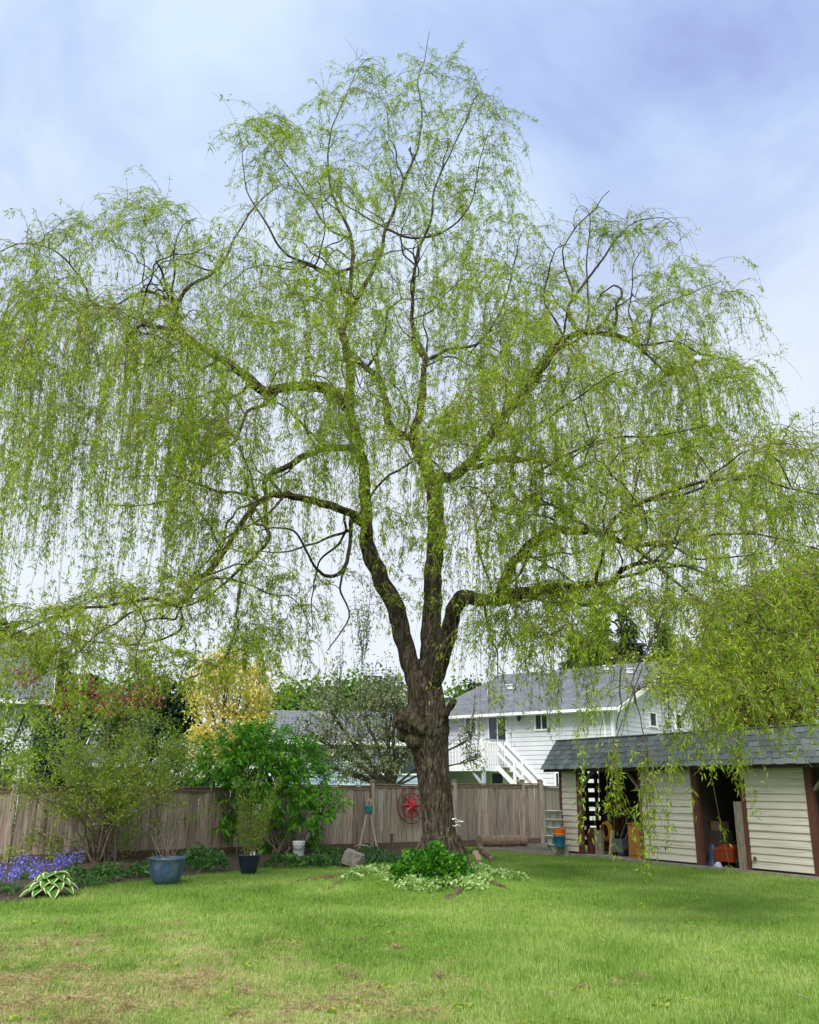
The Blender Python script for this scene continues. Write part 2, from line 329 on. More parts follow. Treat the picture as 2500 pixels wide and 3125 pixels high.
# ---------------------------------------------------------------- fence line
FA, FM, FC = np.array([-12.2, 16.75]), np.array([-5.15, 23.35]), np.array([4.35, 30.35])
FCUM = [0, np.linalg.norm(FM - FA), np.linalg.norm(FM - FA) + np.linalg.norm(FC - FM)]
def fpos(s):
    if s <= FCUM[1]: a, b, t = FA, FM, s / FCUM[1]
    else: a, b, t = FM, FC, (s - FCUM[1]) / (FCUM[2] - FCUM[1])
    return a + (b - a) * t, norm(b - a)
def fheight(s): return float(np.interp(s, [3.5, FCUM[1], FCUM[2]], [1.60, 1.68, 1.90]))
def fence_s(vx, vy):                    # position along the fence line under a spot of the photograph
    r = ray(vx, vy); best = None
    for s in np.arange(0, FCUM[2] + .5, .02):
        p, _ = fpos(s); e = abs(p[0] / p[1] - r[0] / r[1])
        if best is None or e < best[0]: best = (e, s)
    return best[1]
# soil bed along the fence, gravel beside the shed
def strip(name, pts, z, mat, kind='structure', sub=.25):
    pts = [np.array(p, float) for p in pts]; vs = []; 
    mbx = MB(); mbx.add([(p[0], p[1], z) for p in pts], [tuple(range(len(pts)))]); me = mbx.mesh(name)
    o = ob(name, me, mat); return tag(o, kind=kind)
M_SOIL = surf('garden_soil', [(0.02, 0.013, 0.008), (0.055, 0.036, 0.022), (0.12, 0.085, 0.055)], 26, .95, .8, bdist=.04)
M_GRAVEL = surf('gravel', [(0.06, 0.048, 0.03), (0.13, 0.11, 0.08), (0.24, 0.215, 0.17)], 45, .9, .8, bdist=.03)
bedv = [(-40, 1905), (60, 1897), (150, 1880), (230, 1862), (310, 1855), (380, 1848), (450, 1840), (540, 1830), (600, 1822), (700, 1826), (760, 1822), (850, 1815)]
bl = [G(*p)[:2] for p in bedv]; back = [fpos(s)[0] + np.array([-.1, .12]) for s in np.linspace(fence_s(850, 1780), 0, 12)]
bedmesh = []
nb = 24; fr = catmull([np.append(p, 0) for p in bl], 2)[:, :2]; bk = np.array([back[min(len(back) - 1, int(round(i * (len(back) - 1) / (len(fr) - 1))))] for i in range(len(fr))])[::-1]
VS_ = []; 
for i in range(len(fr)):
    for j in range(nb):
        tt = j / (nb - 1); p = fr[i] * (1 - tt) + bk[i] * tt
        VS_.append((p[0], p[1], float(gz(p[0], p[1])) + .008 + .10 * min(1, tt * 6) * (0.6 + .5 * mnoise.noise((p[0] * 3, p[1] * 3, 0)))))
q = [(i * nb + j, (i + 1) * nb + j, (i + 1) * nb + j + 1, i * nb + j + 1) for i in range(len(fr) - 1) for j in range(nb - 1)]
tag(ob('soil_bed', npmesh('soil_bed', VS_, quads=q), M_SOIL, smooth=True), kind='structure')
gp = [G(1015, 1790), G(1180, 1803), G(1188, 1786), G(1130, 1768), G(990, 1772)]
gv = []; gpoly = [p[:2] for p in gp]
tag(ob('gravel_patch', MB().add([(p[0], p[1], .03) for p in gpoly] + [(p[0], p[1], -.1) for p in gpoly], [tuple(range(5))] + [(i, i + 5, (i + 1) % 5 + 5, (i + 1) % 5) for i in range(5)]).mesh(), M_GRAVEL), kind='structure')

# ---------------------------------------------------------------- wooden fence: planks, posts, caps, kickboards
def plank_mesh(w, seed):
    r = random.Random(seed); mb = MB(); n = 5; k = .0
    vs = []
    for i in range(n + 1):
        z = i / n; dx = r.uniform(-.002, .002)
        for (x, y) in ((-w / 2 + dx, -.012), (w / 2 + dx, -.012), (w / 2 + dx, .012), (-w / 2 + dx, .012)): vs.append((x, y + r.uniform(-.002, .002), z))
    fs = []
    for i in range(n):
        for j in range(4): a = i * 4 + j; b_ = i * 4 + (j + 1) % 4; fs.append((a, b_, b_ + 4, a + 4))
    fs += [(3, 2, 1, 0), tuple(n * 4 + j for j in range(4))]
    return mb.add(vs, fs).mesh('plank')
PLANKS = [plank_mesh(w, i) for i, w in enumerate((.138, .142, .13, .145))]
for p in PLANKS: p.materials.append(M_FENCE)
def build_fence(name, label, s0, s1, posf, hf, posts):
    p0, _ = posf(s0); root = thing(name, label, 'fence', (p0[0], p0[1], 0))
    s = s0; i = 0
    while s < s1 - .05:
        k = random.randrange(4); w = (.138, .142, .13, .145)[k]; sm = s + w / 2; p, d = posf(sm)
        if True:
            off = random.uniform(-.006, .006) + (.012 if i % 2 else 0); nrm = np.array([d[1], -d[0]])
            c = np.array([p[0], p[1], .17]) + np.append(nrm * off, 0)
            mw = frame(c, (d[0], d[1], random.uniform(-.012, .012)), (-d[1], d[0], 0)) @ Matrix.Diagonal((1, 1, hf(sm) - .17 - .06 + random.uniform(-.012, .004), 1))
            ob('plank', PLANKS[k], None, root, mw)
        s += w + random.uniform(.003, .006); i += 1
    for a, b_ in zip(posts[:-1], posts[1:]):
        pa, d = posf(a); pb, _ = posf(b_); h = (hf(a) + hf(b_)) / 2; n2 = np.array([d[1], -d[0]])
        A = np.append(pa + d * .055, 0); B = np.append(pb - d * .055, 0); nn = np.append(n2, 0)
        MB().bar(A + (0, 0, h - .03), B + (0, 0, h - .03), .13, .035).build('top_cap', M_CAP, root)
        MB().bar(A + nn * .028 + (0, 0, h - .095), B + nn * .028 + (0, 0, h - .095), .022, .075).build('top_rail', M_CAP, root)
        MB().bar(A - nn * .03 + (0, 0, .32), B - nn * .03 + (0, 0, .32), .035, .085).build('lower_rail', M_CAP, root)
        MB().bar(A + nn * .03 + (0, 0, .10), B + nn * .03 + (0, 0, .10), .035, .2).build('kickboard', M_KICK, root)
    for a in posts:
        pa, d = posf(a); h = hf(a); c = np.array([pa[0], pa[1], 0]); dd = np.append(d, 0); nn = np.array([d[1], -d[0], 0])
        po = MB().box(c + (0, 0, (h + .06) / 2) + nn * .02, dd * .052, nn * .052, (0, 0, (h + .06) / 2)).build('post', M_FENCE, root)
        MB().box(c + nn * .02 + (0, 0, h + .075), dd * .068, nn * .068, (0, 0, .014)).add(
            [c + nn * .02 + (0, 0, h + .089) + dd * i * .06 + nn * j * .06 for i, j in ((-1, -1), (1, -1), (1, 1), (-1, 1))] + [c + nn * .02 + (0, 0, h + .12)], [(0, 1, 4), (1, 2, 4), (2, 3, 4), (3, 0, 4)]).build('post_cap', M_CAP, po)
    return root
s_e = FCUM[2]; sp = [fence_s(780, 1780), fence_s(957, 1780), fence_s(1103, 1780), s_e]
posts = [sp[0] - 2.45 * k for k in range(6, 0, -1)] + sp; posts = [p for p in posts if p > .1]
build_fence('wooden_fence', 'weathered cedar plank fence running behind the willow trunk', posts[0], s_e, fpos, fheight, posts)
_rd = norm((.42, .91))
def fpos2(s): return FC + _rd * (s + .12), _rd
build_fence('side_fence', 'short weathered plank fence turning back beside the shed', 0, 6.0, fpos2, lambda s: 1.86 - .03 * s, [.02, 2.4, 4.8, 6.0])

# ---------------------------------------------------------------- shed
SA = G(1721 / VS, 2608 / VS); SB = G(2497 / VS, 2684 / VS); SD = norm((SB - SA) * (1, 1, 0)); SIN = np.array([-SD[1], SD[0], 0])  # inward
def T(s, d, z): return SA + SD * s + SIN * d + np.array([0, 0, z])
ZU = np.array([0, 0, 1.0])
shed = thing('garden_shed', 'long open fronted garden shed with beige siding and grey green shingle roof', 'shed', SA)
SH, SL, SDp = 2.20, 9.6, 2.3
def sbox(s0, s1, d0, d1, z0, z1): return MB().box(T((s0 + s1) / 2, (d0 + d1) / 2, (z0 + z1) / 2), SD * (s1 - s0) / 2, SIN * (d1 - d0) / 2, ZU * (z1 - z0) / 2)
sbox(-.1, SL + .1, -.12, SDp + .1, -.2, .055).build('concrete_slab', M_CONC, shed)
COURSE = .152
lap = MB().add([(0, 0, 0), (0, -.024, .006), (0, -.024, .05), (0, -.004, 1), (0, 0, 1), (1, 0, 0), (1, -.024, .006), (1, -.024, .05), (1, -.004, 1), (1, 0, 1)],
               [(0, 5, 6, 1), (1, 6, 7, 2), (2, 7, 8, 3), (3, 8, 9, 4), (4, 9, 5, 0), (0, 1, 2, 3, 4), (9, 8, 7, 6, 5)]).mesh('siding_board'); lap.materials.append(M_VINYL)
for s0, s1 in ((.04, .66), (3.04, 4.66), (6.17, 7.68)):
    z = .10
    while z < SH - .02:
        h = min(COURSE, SH - z); mw = frame(T(s0, random.uniform(-.003, .003), z + random.uniform(-.004, .004)), SD + ZU * random.uniform(-.003, .003), SIN) @ Matrix.Diagonal((s1 - s0, 1, h + .004, 1))
        ob('siding_board', lap, None, shed, mw); z += COURSE
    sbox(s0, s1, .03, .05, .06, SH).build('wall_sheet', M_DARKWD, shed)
for s0, s1, mt in ((-.05, .03, M_REDWOOD), (.66, .80, M_REDWOOD), (2.96, 3.035, M_REDWOOD), (4.665, 4.83, M_REDWOOD), (6.06, 6.165, M_REDWOOD), (7.685, 7.85, M_REDWOOD), (9.3, 9.42, M_REDWOOD)):
    sbox(s0, s1, -.035, .07, .058, SH - .002).build('door_post', mt, shed)
for a, b_ in (((.80, 1.72), (1.25, 2.14)), ((2.95, 1.72), (2.52, 2.14)), ((7.86, 1.7), (8.3, 2.14))):
    MB().bar(T(a[0], .03, a[1]), T(b_[0], .03, b_[1]), .06, .09, up=SIN).build('brace', M_GREYWOOD, shed)
sbox(-.05, SL, -.03, .06, SH, SH + .12).build('header_beam', M_REDWOOD, shed)
sbox(5.86, 6.05, -.06, -.02, .06, 1.45).build('weathered_jamb_board', M_GREYWOOD, shed)
# side walls and back wall; slats with gaps at the back of the first bay
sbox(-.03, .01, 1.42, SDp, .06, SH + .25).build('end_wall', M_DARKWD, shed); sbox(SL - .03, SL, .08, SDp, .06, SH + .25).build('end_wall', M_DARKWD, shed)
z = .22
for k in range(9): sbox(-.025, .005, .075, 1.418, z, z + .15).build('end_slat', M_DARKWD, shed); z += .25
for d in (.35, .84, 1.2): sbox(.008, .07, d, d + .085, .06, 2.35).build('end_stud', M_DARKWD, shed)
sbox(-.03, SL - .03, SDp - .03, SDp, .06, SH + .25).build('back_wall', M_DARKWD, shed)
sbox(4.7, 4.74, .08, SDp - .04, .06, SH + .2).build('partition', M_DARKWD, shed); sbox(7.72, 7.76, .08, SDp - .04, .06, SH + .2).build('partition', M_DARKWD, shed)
# roof: steep shingled front slope with a low back slope
RZ0, RZ1, RD0, RD1, RS0, RS1 = 2.21, 2.98, -.36, .03, -.36, SL + .2
MB().add([T(RS0 + .02, RD0 + .03, RZ0), T(RS1, RD0 + .03, RZ0), T(RS1, RD1 + .02, RZ1), T(RS0 + .25, RD1 + .02, RZ1), T(RS0 + .02, RD0 + .06, RZ0 - .04), T(RS1, RD0 + .06, RZ0 - .04), T(RS1, RD1 + .07, RZ1 - .05), T(RS0 + .25, RD1 + .07, RZ1 - .05)],
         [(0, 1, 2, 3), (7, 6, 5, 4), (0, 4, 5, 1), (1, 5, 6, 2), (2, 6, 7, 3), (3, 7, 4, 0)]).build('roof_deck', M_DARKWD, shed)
MB().add([T(RS0 + .25, RD1 + .03, RZ1), T(RS1, RD1 + .03, RZ1), T(RS1, SDp + .3, SH + .28), T(RS0 + .25, SDp + .3, SH + .28), T(RS0 + .25, RD1 + .03, RZ1 - .06), T(RS1, RD1 + .03, RZ1 - .06), T(RS1, SDp + .3, SH + .22), T(RS0 + .25, SDp + .3, SH + .22)],
         [(0, 1, 2, 3), (7, 6, 5, 4), (0, 4, 5, 1), (1, 5, 6, 2), (2, 6, 7, 3), (3, 7, 4, 0)]).build('back_roof', M_SHINGLE, shed)
MB().bar(T(RS0, RD0 + .06, RZ0 - .05), T(RS1, RD0 + .06, RZ0 - .05), .03, .05).build('eave_fascia', M_DARKWD, shed)
MB().bar(T(RS0 + .04, RD0 + .05, RZ0 - .01), T(RS0 + .29, RD1 + .03, RZ1 - .03), .03, .09, up=SIN).build('rake_board', M_REDWOOD, shed)
sdir = norm(T(0, RD1, RZ1) - T(0, RD0, RZ0)); snrm = norm(np.cross(SD, sdir))
if snrm @ -SIN < 0: snrm = -snrm
slen = np.linalg.norm(T(0, RD1, RZ1) - T(0, RD0, RZ0)); NC = 6; ex = slen / NC
tabm = MB().add([(0, 0, .006), (1, 0, .006), (1, 1.15, 0), (0, 1.15, 0), (0, 0, .018), (1, 0, .018), (1, 1.15, .006), (0, 1.15, .006)], [(3, 2, 1, 0), (4, 5, 6, 7), (0, 1, 5, 4), (1, 2, 6, 5), (2, 3, 7, 6), (3, 0, 4, 7)]).mesh('shingle'); tabm.materials.append(M_SHINGLE)
ntab = 0
for c in range(NC):
    s = RS0 + .24 * c / NC - random.uniform(0, .02)
    while s < 8.75:
        w = random.choice((.15, .2, .26, .3)); lift = .004 if (ntab % 2) else .011
        o_ = T(s, RD0, RZ0) + sdir * (c * ex - (.008 if ntab % 2 else .024)) + snrm * (lift + .012)
        ob('shingle', tabm, None, shed, frame(o_, SD, sdir) @ Matrix.Diagonal((w - .004, ex * 1.02, 1, 1))); s += w; ntab += 1
# trim ridge cap on the front slope
MB().bar(T(RS0 + .24, RD1 + .04, RZ1 + .02), T(RS1, RD1 + .04, RZ1 + .02), .2, .02, up=ZU).build('ridge_cap', M_SHINGLE, shed)

# ---------------------------------------------------------------- neighbour houses
def wall(name, p0, p1, z0, z1, mat, parent, lim=None, pitch=.2, proud=.02, out=None):
    """lapped siding wall from p0 to p1; lim(z) -> (a, b) fractions of the width at height z"""
    p0 = np.array([*p0[:2], 0.]); p1 = np.array([*p1[:2], 0.]); mb = MB(); d = p1 - p0; n = np.array(out, float)
    z = z0
    while z < z1 - 1e-3:
        zt = min(z + pitch, z1); a0, b0 = lim(z) if lim else (0, 1); a1, b1 = lim(zt) if lim else (0, 1)
        q0 = p0 + d * a0 + n * proud + ZU * z; q1 = p0 + d * b0 + n * proud + ZU * z; q2 = p0 + d * b1 + ZU * zt; q3 = p0 + d * a1 + ZU * zt
        i0 = p0 + d * a0 + ZU * (z + .001); i1 = p0 + d * b0 + ZU * (z + .001)
        mb.add([q0, q1, q2, q3, i0, i1], [(0, 1, 2, 3), (4, 5, 1, 0)]); z = zt
    return mb.build(name, mat, parent)
def slab(name, a, b_, c, d, th, mat, parent):
    a, b_, c, d = (np.array(q_, float) for q_ in (a, b_, c, d)); n = norm(np.cross(b_ - a, d - a)); n = n if n[2] > 0 else -n
    # local frame so that the shingle pattern follows the slope
    x = norm(b_ - a); y = np.cross(n, x); mw = frame(a, x, y); inv = mw.inverted(); vs = [inv @ V(q_) for q_ in (a, b_, c, d)]; vs += [v_ - Vector((0, 0, th)) for v_ in vs]
    return ob(name, MB().add(vs, [(0, 1, 2, 3), (7, 6, 5, 4), (0, 4, 5, 1), (1, 5, 6, 2), (2, 6, 7, 3), (3, 7, 4, 0)]).mesh(name), mat, parent, mw)
def window(parent, c, x, out, w, h, mull=1, name='window', blind=False):
    """framed window on a wall: centre c, wall direction x, outward normal"""
    x = np.array([*x[:2], 0.]); n = np.array([*out[:2], 0.]); c = np.array(c, float) + n * .03
    mb = MB(); f = .07
    for sx in (-1, 1): mb.box(c + x * sx * (w / 2), x * f / 2, n * .035, ZU * (h / 2 + f / 2))
    for sz in (-1, 1): mb.box(c + ZU * sz * (h / 2) + n * .002, x * (w / 2 - f / 2), n * .033, ZU * f / 2)
    o = mb.build(name, M_TRIM, parent)
    MB().box(c - n * .012, x * (w / 2 - f / 2 - .001), n * .005, ZU * (h / 2 - f / 2 - .001)).build('pane', M_GLASS, o)
    for k in range(mull): MB().box(c + x * (w * ((k + 1) / (mull + 1) - .5)) + n * .001, x * .025, n * .02, ZU * (h / 2 - f / 2 - .002)).build('mullion', M_TRIM, o)
    if blind: MB().box(c - n * .005 + ZU * h * .25, x * (w / 2 - f / 2 - .01), n * .001, ZU * h * .22).build('blind', M_BLIND, o)
    return o
# ---- white house on the right
HO = np.array([8.75, 38.6, 0]); ha = np.array([-.76, .65, 0]); hb = np.array([.65, .76, 0]); ha = norm(ha); hb = norm(hb)
def Hq(s, t_, z): return HO + ha * s + hb * t_ + ZU * z
HL, HWd, HE, HR = 10.2, 13.0, 5.15, 7.75
hs = thing('white_house', 'white two storey house with grey roof, deck and stairs behind the shed', 'house', HO)
wall('wall', Hq(0, 0, 0), Hq(HL, 0, 0), 0, HE, M_SIDING, hs, out=-hb)
def glim(z):
    k = max(0, (z - HE) / (HR - HE)); return (k / 2, 1 - k / 2)
wall('gable_wall', Hq(0, 0, 0), Hq(0, HWd, 0), 0, HR - .02, M_SIDING, hs, lim=glim, out=-ha)
wall('wall', Hq(HL, 0, 0), Hq(HL, HWd, 0), 0, HR - .02, M_SIDING, hs, lim=glim, out=ha)
ov = .45; kz = (HR - HE) / (HWd / 2)
slab('roof', Hq(-ov, -ov, HE - ov * kz + .12), Hq(HL + ov, -ov, HE - ov * kz + .12), Hq(HL + ov - .6, HWd / 2, HR + .12), Hq(-ov, HWd / 2, HR + .12), .1, M_ROOF, hs)
slab('roof', Hq(-ov, HWd + ov, HE - ov * kz + .12), Hq(HL + ov, HWd + ov, HE - ov * kz + .12), Hq(HL + ov, HWd / 2 + .01, HR + .115), Hq(-ov, HWd / 2 + .01, HR + .115), .1, M_ROOF, hs)
zE = HE - ov * kz
MB().bar(Hq(-ov - .02, -ov - .06, zE + .03), Hq(HL + ov, -ov - .06, zE + .03), .1, .13).build('gutter', M_TRIM, hs)
MB().bar(Hq(-ov - .03, -ov + .03, zE - .03), Hq(-ov - .03, HWd / 2 - .02, HR - .03), .04, .2, up=ZU).build('rake_board', M_TRIM, hs)
MB().bar(Hq(-ov - .03, HWd + ov, zE - .03), Hq(-ov - .03, HWd / 2 + .02, HR - .03), .04, .2, up=ZU).build('rake_board', M_TRIM, hs)
MB().add([Hq(-ov, -ov, zE - .05), Hq(HL + ov, -ov, zE - .05), Hq(HL + ov, -.02, zE - .05), Hq(-ov, -.02, zE - .05)], [(0, 1, 2, 3)]).build('soffit', M_TRIM, hs)
for s, t_ in ((0, -.02), (HL, -.02), (0, HWd)): MB().box(Hq(s - .0, t_, HE / 2 - .06) - ha * .012 - hb * .012, ha * .06, hb * .06, ZU * (HE / 2 - .07)).build('corner_board', M_TRIM, hs)
MB().tube([Hq(.25, -.5, zE), Hq(.28, -.35, zE - .15), Hq(.35, -.12, zE - .35), Hq(.35, -.08, zE - .6), Hq(.35, -.08, .2)], .045, 8).build('downspout', M_TRIM, hs)
for s, t_ in ((1.3, 4.6), (3.0, 5.6), (6.8, 5.9), (7.4, 3.4)):
    zr = HE + t_ * kz + .12
    MB().box(Hq(s, t_, zr + .09), ha * .16, hb * .16, ZU * .1).box(Hq(s, t_, zr + .21), ha * .22, hb * .22, ZU * .02).build('roof_vent', M_TRIM, hs)
MB().tube([Hq(8.2, 2.4, HE + 2.4 * kz), Hq(8.2, 2.4, HE + 2.4 * kz + .55)], .05, 8).build('vent_pipe', M_TRIMGREY, hs)
def on_wall(vx, vy):                   # s along the long wall, height
    r = ray(vx, vy); k = (hb @ (HO - E0)) / (hb @ r); p = E0 + r * k; return (p - HO) @ ha, p[2]
def on_gable(vx, vy):
    r = ray(vx, vy); k = (ha @ (HO - E0)) / (ha @ r); p = E0 + r * k; return (p - HO) @ hb, p[2]
def zv(x, y, sx=2.537, ox=1150, oy=1950): return (ox + x / sx) / VS, (oy + y / sx) / VS
for (x0, y0, x1, y1, mu, nm) in ((690, 605, 775, 735, 1, 'window'), (868, 608, 1010, 800, 1, 'sliding_door'), (1228, 580, 1330, 702, 1, 'window'), (890, 1035, 988, 1125, 0, 'window'), (1385, 1035, 1420, 1150, 0, 'door_window')):
    a = on_wall(*zv(x0, y0)); b_ = on_wall(*zv(x1, y1)); s = (a[0] + b_[0]) / 2; z = (a[1] + b_[1]) / 2
    window(hs, Hq(s, 0, z), ha, -hb, abs(a[0] - b_[0]), abs(a[1] - b_[1]), mu, nm)
def zw(x, y): return (1650 + x * .4928) / VS, (1950 + y * .4928) / VS
for (x0, y0, x1, y1) in ((678, 455, 708, 545), (835, 465, 868, 560)):
    a = on_gable(*zw(x0, y0)); b_ = on_gable(*zw(x1, y1)); window(hs, Hq(0, (a[0] + b_[0]) / 2, (a[1] + b_[1]) / 2), hb, -ha, max(.7, abs(a[0] - b_[0])), abs(a[1] - b_[1]), 0)
s_, z_ = on_wall(*zv(1125, 600)); lampw = MB().box(Hq(s_, -.06, z_ + .1), ha * .05, hb * .04, ZU * .1).tube([Hq(s_, -.08, z_ + .12), Hq(s_, -.22, z_ + .2), Hq(s_, -.26, z_ + .08)], .02, 6).lathe([(.02, .1), (.1, .05), (.08, -.2), (.02, -.24)], Hq(s_, -.26, z_), 8).build('wall_lamp', M_BLACK, hs)
# lean-to roof on the gable side
a = on_gable(*zw(350, 525)); lz = a[1]; lt = -.3
slab('porch_roof', Hq(-1.75, .2, 3.0), Hq(-1.75, 8.2, 3.0), Hq(-.03, 8.2, 3.75), Hq(-.03, .2, 3.75), .1, M_ROOF, hs)
MB().bar(Hq(-1.78, .14, 2.96), Hq(-.03, .14, 3.70), .04, .18).build('porch_rake', M_TRIM, hs)
wall('porch_wall', Hq(-1.6, .3, 0), Hq(-.03, .3, 0), 0, 2.95, M_SIDING, hs, out=-hb); wall('porch_wall', Hq(-1.6, .3, 0), Hq(-1.6, 8.1, 0), 0, 2.95, M_SIDING, hs, out=-ha)
# deck with balusters
DS0, DS1, DP, DZ, DRZ = 5.55, 11.2, 1.75, 2.78, 3.86
MB().box(Hq((DS0 + DS1) / 2, -DP / 2, DZ - .02), ha * (DS1 - DS0) / 2, hb * DP / 2, ZU * .03).build('deck_floor', M_GREYWOOD, hs)
MB().bar(Hq(DS0, -DP - .02, DZ - .17), Hq(DS1, -DP - .02, DZ - .17), .05, .26).build('deck_fascia', M_TRIM, hs); MB().bar(Hq(DS0 - .02, -DP + .01, DZ - .17), Hq(DS0 - .02, -.03, DZ - .17), .05, .26).build('deck_fascia', M_TRIM, hs)
MB().bar(Hq(DS0, -DP, DRZ), Hq(DS1, -DP, DRZ), .12, .05).build('deck_handrail', M_TRIMGREY, hs); MB().bar(Hq(DS0, -DP + .07, DRZ), Hq(DS0, -.03, DRZ), .12, .05).build('deck_handrail', M_TRIMGREY, hs)
bal = MB().box((0, 0, .5), (.036, 0, 0), (0, .016, 0), (0, 0, .5)).mesh('baluster'); bal.materials.append(M_TRIM)
s = DS0 + .02
while s < DS1: ob('baluster', bal, None, hs, frame(Hq(s, -DP - .035, DZ - .12), -ha, hb) @ Matrix.Diagonal((1, 1, DRZ - DZ + .09, 1))); s += .185
d_ = .12
while d_ < DP: ob('baluster', bal, None, hs, frame(Hq(DS0 - .035, -d_, DZ - .12), hb, ha) @ Matrix.Diagonal((1, 1, DRZ - DZ + .09, 1))); d_ += .185
for s, d_ in ((DS0, DP), (DS0 + 2.6, DP), (DS1, DP)):
    MB().box(Hq(s + .04, -d_ + .08, (DZ - .1) / 2), ha * .07, hb * .07, ZU * (DZ - .1) / 2).build('deck_post', M_TRIMGREY, hs)
    MB().bar(Hq(s + .1, -d_ + .08, DZ - .9), Hq(s + .75, -d_ + .08, DZ - .2), .09, .09).build('deck_knee_brace', M_TRIMGREY, hs)
MB().box(Hq(DS0, -DP, (DZ + DRZ) / 2 - .05) - ha * .02 - hb * .06, ha * .09, hb * .05, ZU * .62).build('rail_post', M_TRIM, hs)
# stairs down along the wall
st0 = np.array([DS0 - .05, DZ]); st1 = np.array([DS0 - 3.1, .1]); NT = 13
for k in range(NT):
    f = (k + .5) / NT; s, z = st0 * (1 - f) + st1 * f
    MB().box(Hq(s, -.38, z - .03), ha * .14, hb * .31, ZU * .022).build('stair_tread', M_GREYWOOD, hs)
for dd in (-.70, -.06):
    MB().bar(Hq(st0[0], dd, st0[1] - .12), Hq(st1[0], dd, st1[1] - .05), .05, .2).build('stair_stringer', M_TRIM, hs)
    MB().bar(Hq(st0[0], dd, st0[1] + .98), Hq(st1[0], dd, st1[1] + .98), .06, .11).build('stair_handrail', M_TRIM, hs)
    MB().bar(Hq(st0[0], dd, st0[1] + .5), Hq(st1[0], dd, st1[1] + .5), .04, .1).build('stair_midrail', M_TRIM, hs)
    for f in (.3, .62, .95):
        s, z = st0 * (1 - f) + st1 * f; MB().box(Hq(s, dd - .001, z + .42), ha * .05, hb * .052, ZU * .56).build('stair_post', M_TRIM, hs)
# ---- pale blue house in the middle distance
def box_house(name, label, O, a, b_, L, Wd, E_, R_, wm, rm, wins=(), gable_front=False):
    O = np.array([*O, 0.]); a = norm([*a, 0]); b_ = norm([*b_, 0]); Q = lambda s, t_, z: O + a * s + b_ * t_ + ZU * z
    h = thing(name, label, 'house', O)
    lim = lambda z: (max(0, (z - E_) / (R_ - E_)) / 2, 1 - max(0, (z - E_) / (R_ - E_)) / 2)
    wall('wall', Q(0, 0, 0), Q(L, 0, 0), 0, E_, wm, h, out=-b_); wall('wall', Q(0, Wd, 0), Q(L, Wd, 0), 0, E_, wm, h, out=b_)
    wall('gable_wall', Q(0, 0, 0), Q(0, Wd, 0), 0, R_ - .02, wm, h, lim=lim, out=-a); wall('gable_wall', Q(L, 0, 0), Q(L, Wd, 0), 0, R_ - .02, wm, h, lim=lim, out=a)
    k = (R_ - E_) / (Wd / 2); o_ = .5
    slab('roof', Q(-o_, -o_, E_ - o_ * k + .12), Q(L + o_, -o_, E_ - o_ * k + .12), Q(L + o_, Wd / 2, R_ + .12), Q(-o_, Wd / 2, R_ + .12), .1, rm, h)
    slab('roof', Q(-o_, Wd + o_, E_ - o_ * k + .12), Q(L + o_, Wd + o_, E_ - o_ * k + .12), Q(L + o_, Wd / 2 + .01, R_ + .115), Q(-o_, Wd / 2 + .01, R_ + .115), .1, rm, h)
    MB().bar(Q(-o_, -o_ - .05, E_ - o_ * k + .02), Q(L + o_, -o_ - .05, E_ - o_ * k + .02), .08, .16).build('gutter', M_TRIM, h)
    for sx in (-o_ - .02, L + o_ + .02):
        MB().bar(Q(sx, -o_, E_ - o_ * k - .02), Q(sx, Wd / 2 - .02, R_ - .02), .04, .2).build('rake_board', M_TRIM, h); MB().bar(Q(sx, Wd + o_, E_ - o_ * k - .02), Q(sx, Wd / 2 + .02, R_ - .02), .04, .2).build('rake_board', M_TRIM, h)
    for face, u, z, w, hh, mu in wins:
        if face == 'f': window(h, Q(u, 0, z), a, -b_, w, hh, mu)
        elif face == 'l': window(h, Q(0, u, z), b_, -a, w, hh, mu)
        else: window(h, Q(L, u, z), b_, a, w, hh, mu)
    return h, Q
pA = P(585, 1545, 40.0)
box_house('blue_house', 'pale blue house with grey roof behind the blossoming tree', (pA[0], 40.5), (1, .12), (-.12, 1), 6.3, 8.0, 3.75, 5.2, M_SIDBLUE, M_ROOF2,
          [('f', 1.0, 3.0, 1.5, 1.2, 1), ('f', 5.4, 2.9, 1.6, 1.2, 1), ('f', 3.1, 1.2, .9, 1.2, 0)])
pL = P(78, 1500, 30.0)
box_house('white_gabled_house', 'white sided house partly in view at the left edge', (pL[0] - 9.0, 27.5), (.93, .37), (-.37, .93), 9.2, 8.0, 4.6, 6.9, M_SIDING, M_ROOF2,
          [('f', 7.3, 3.9, 1.2, 1.1, 1), ('f', 8.3, 1.6, 1.1, 1.2, 1), ('r', 2.2, 1.8, 1.2, 1.2, 1)])
pL2 = P(160, 1600, 36.0)
box_house('white_low_house', 'low white house glimpsed through the left shrub', (pL2[0], 38.0), (.98, .2), (-.2, .98), 7.0, 7.0, 2.7, 4.3, M_SIDING, M_ROOF2, [('f', 1.4, 1.75, 1.5, 1.2, 1), ('f', 4.4, 1.75, 1.2, 1.2, 1)])
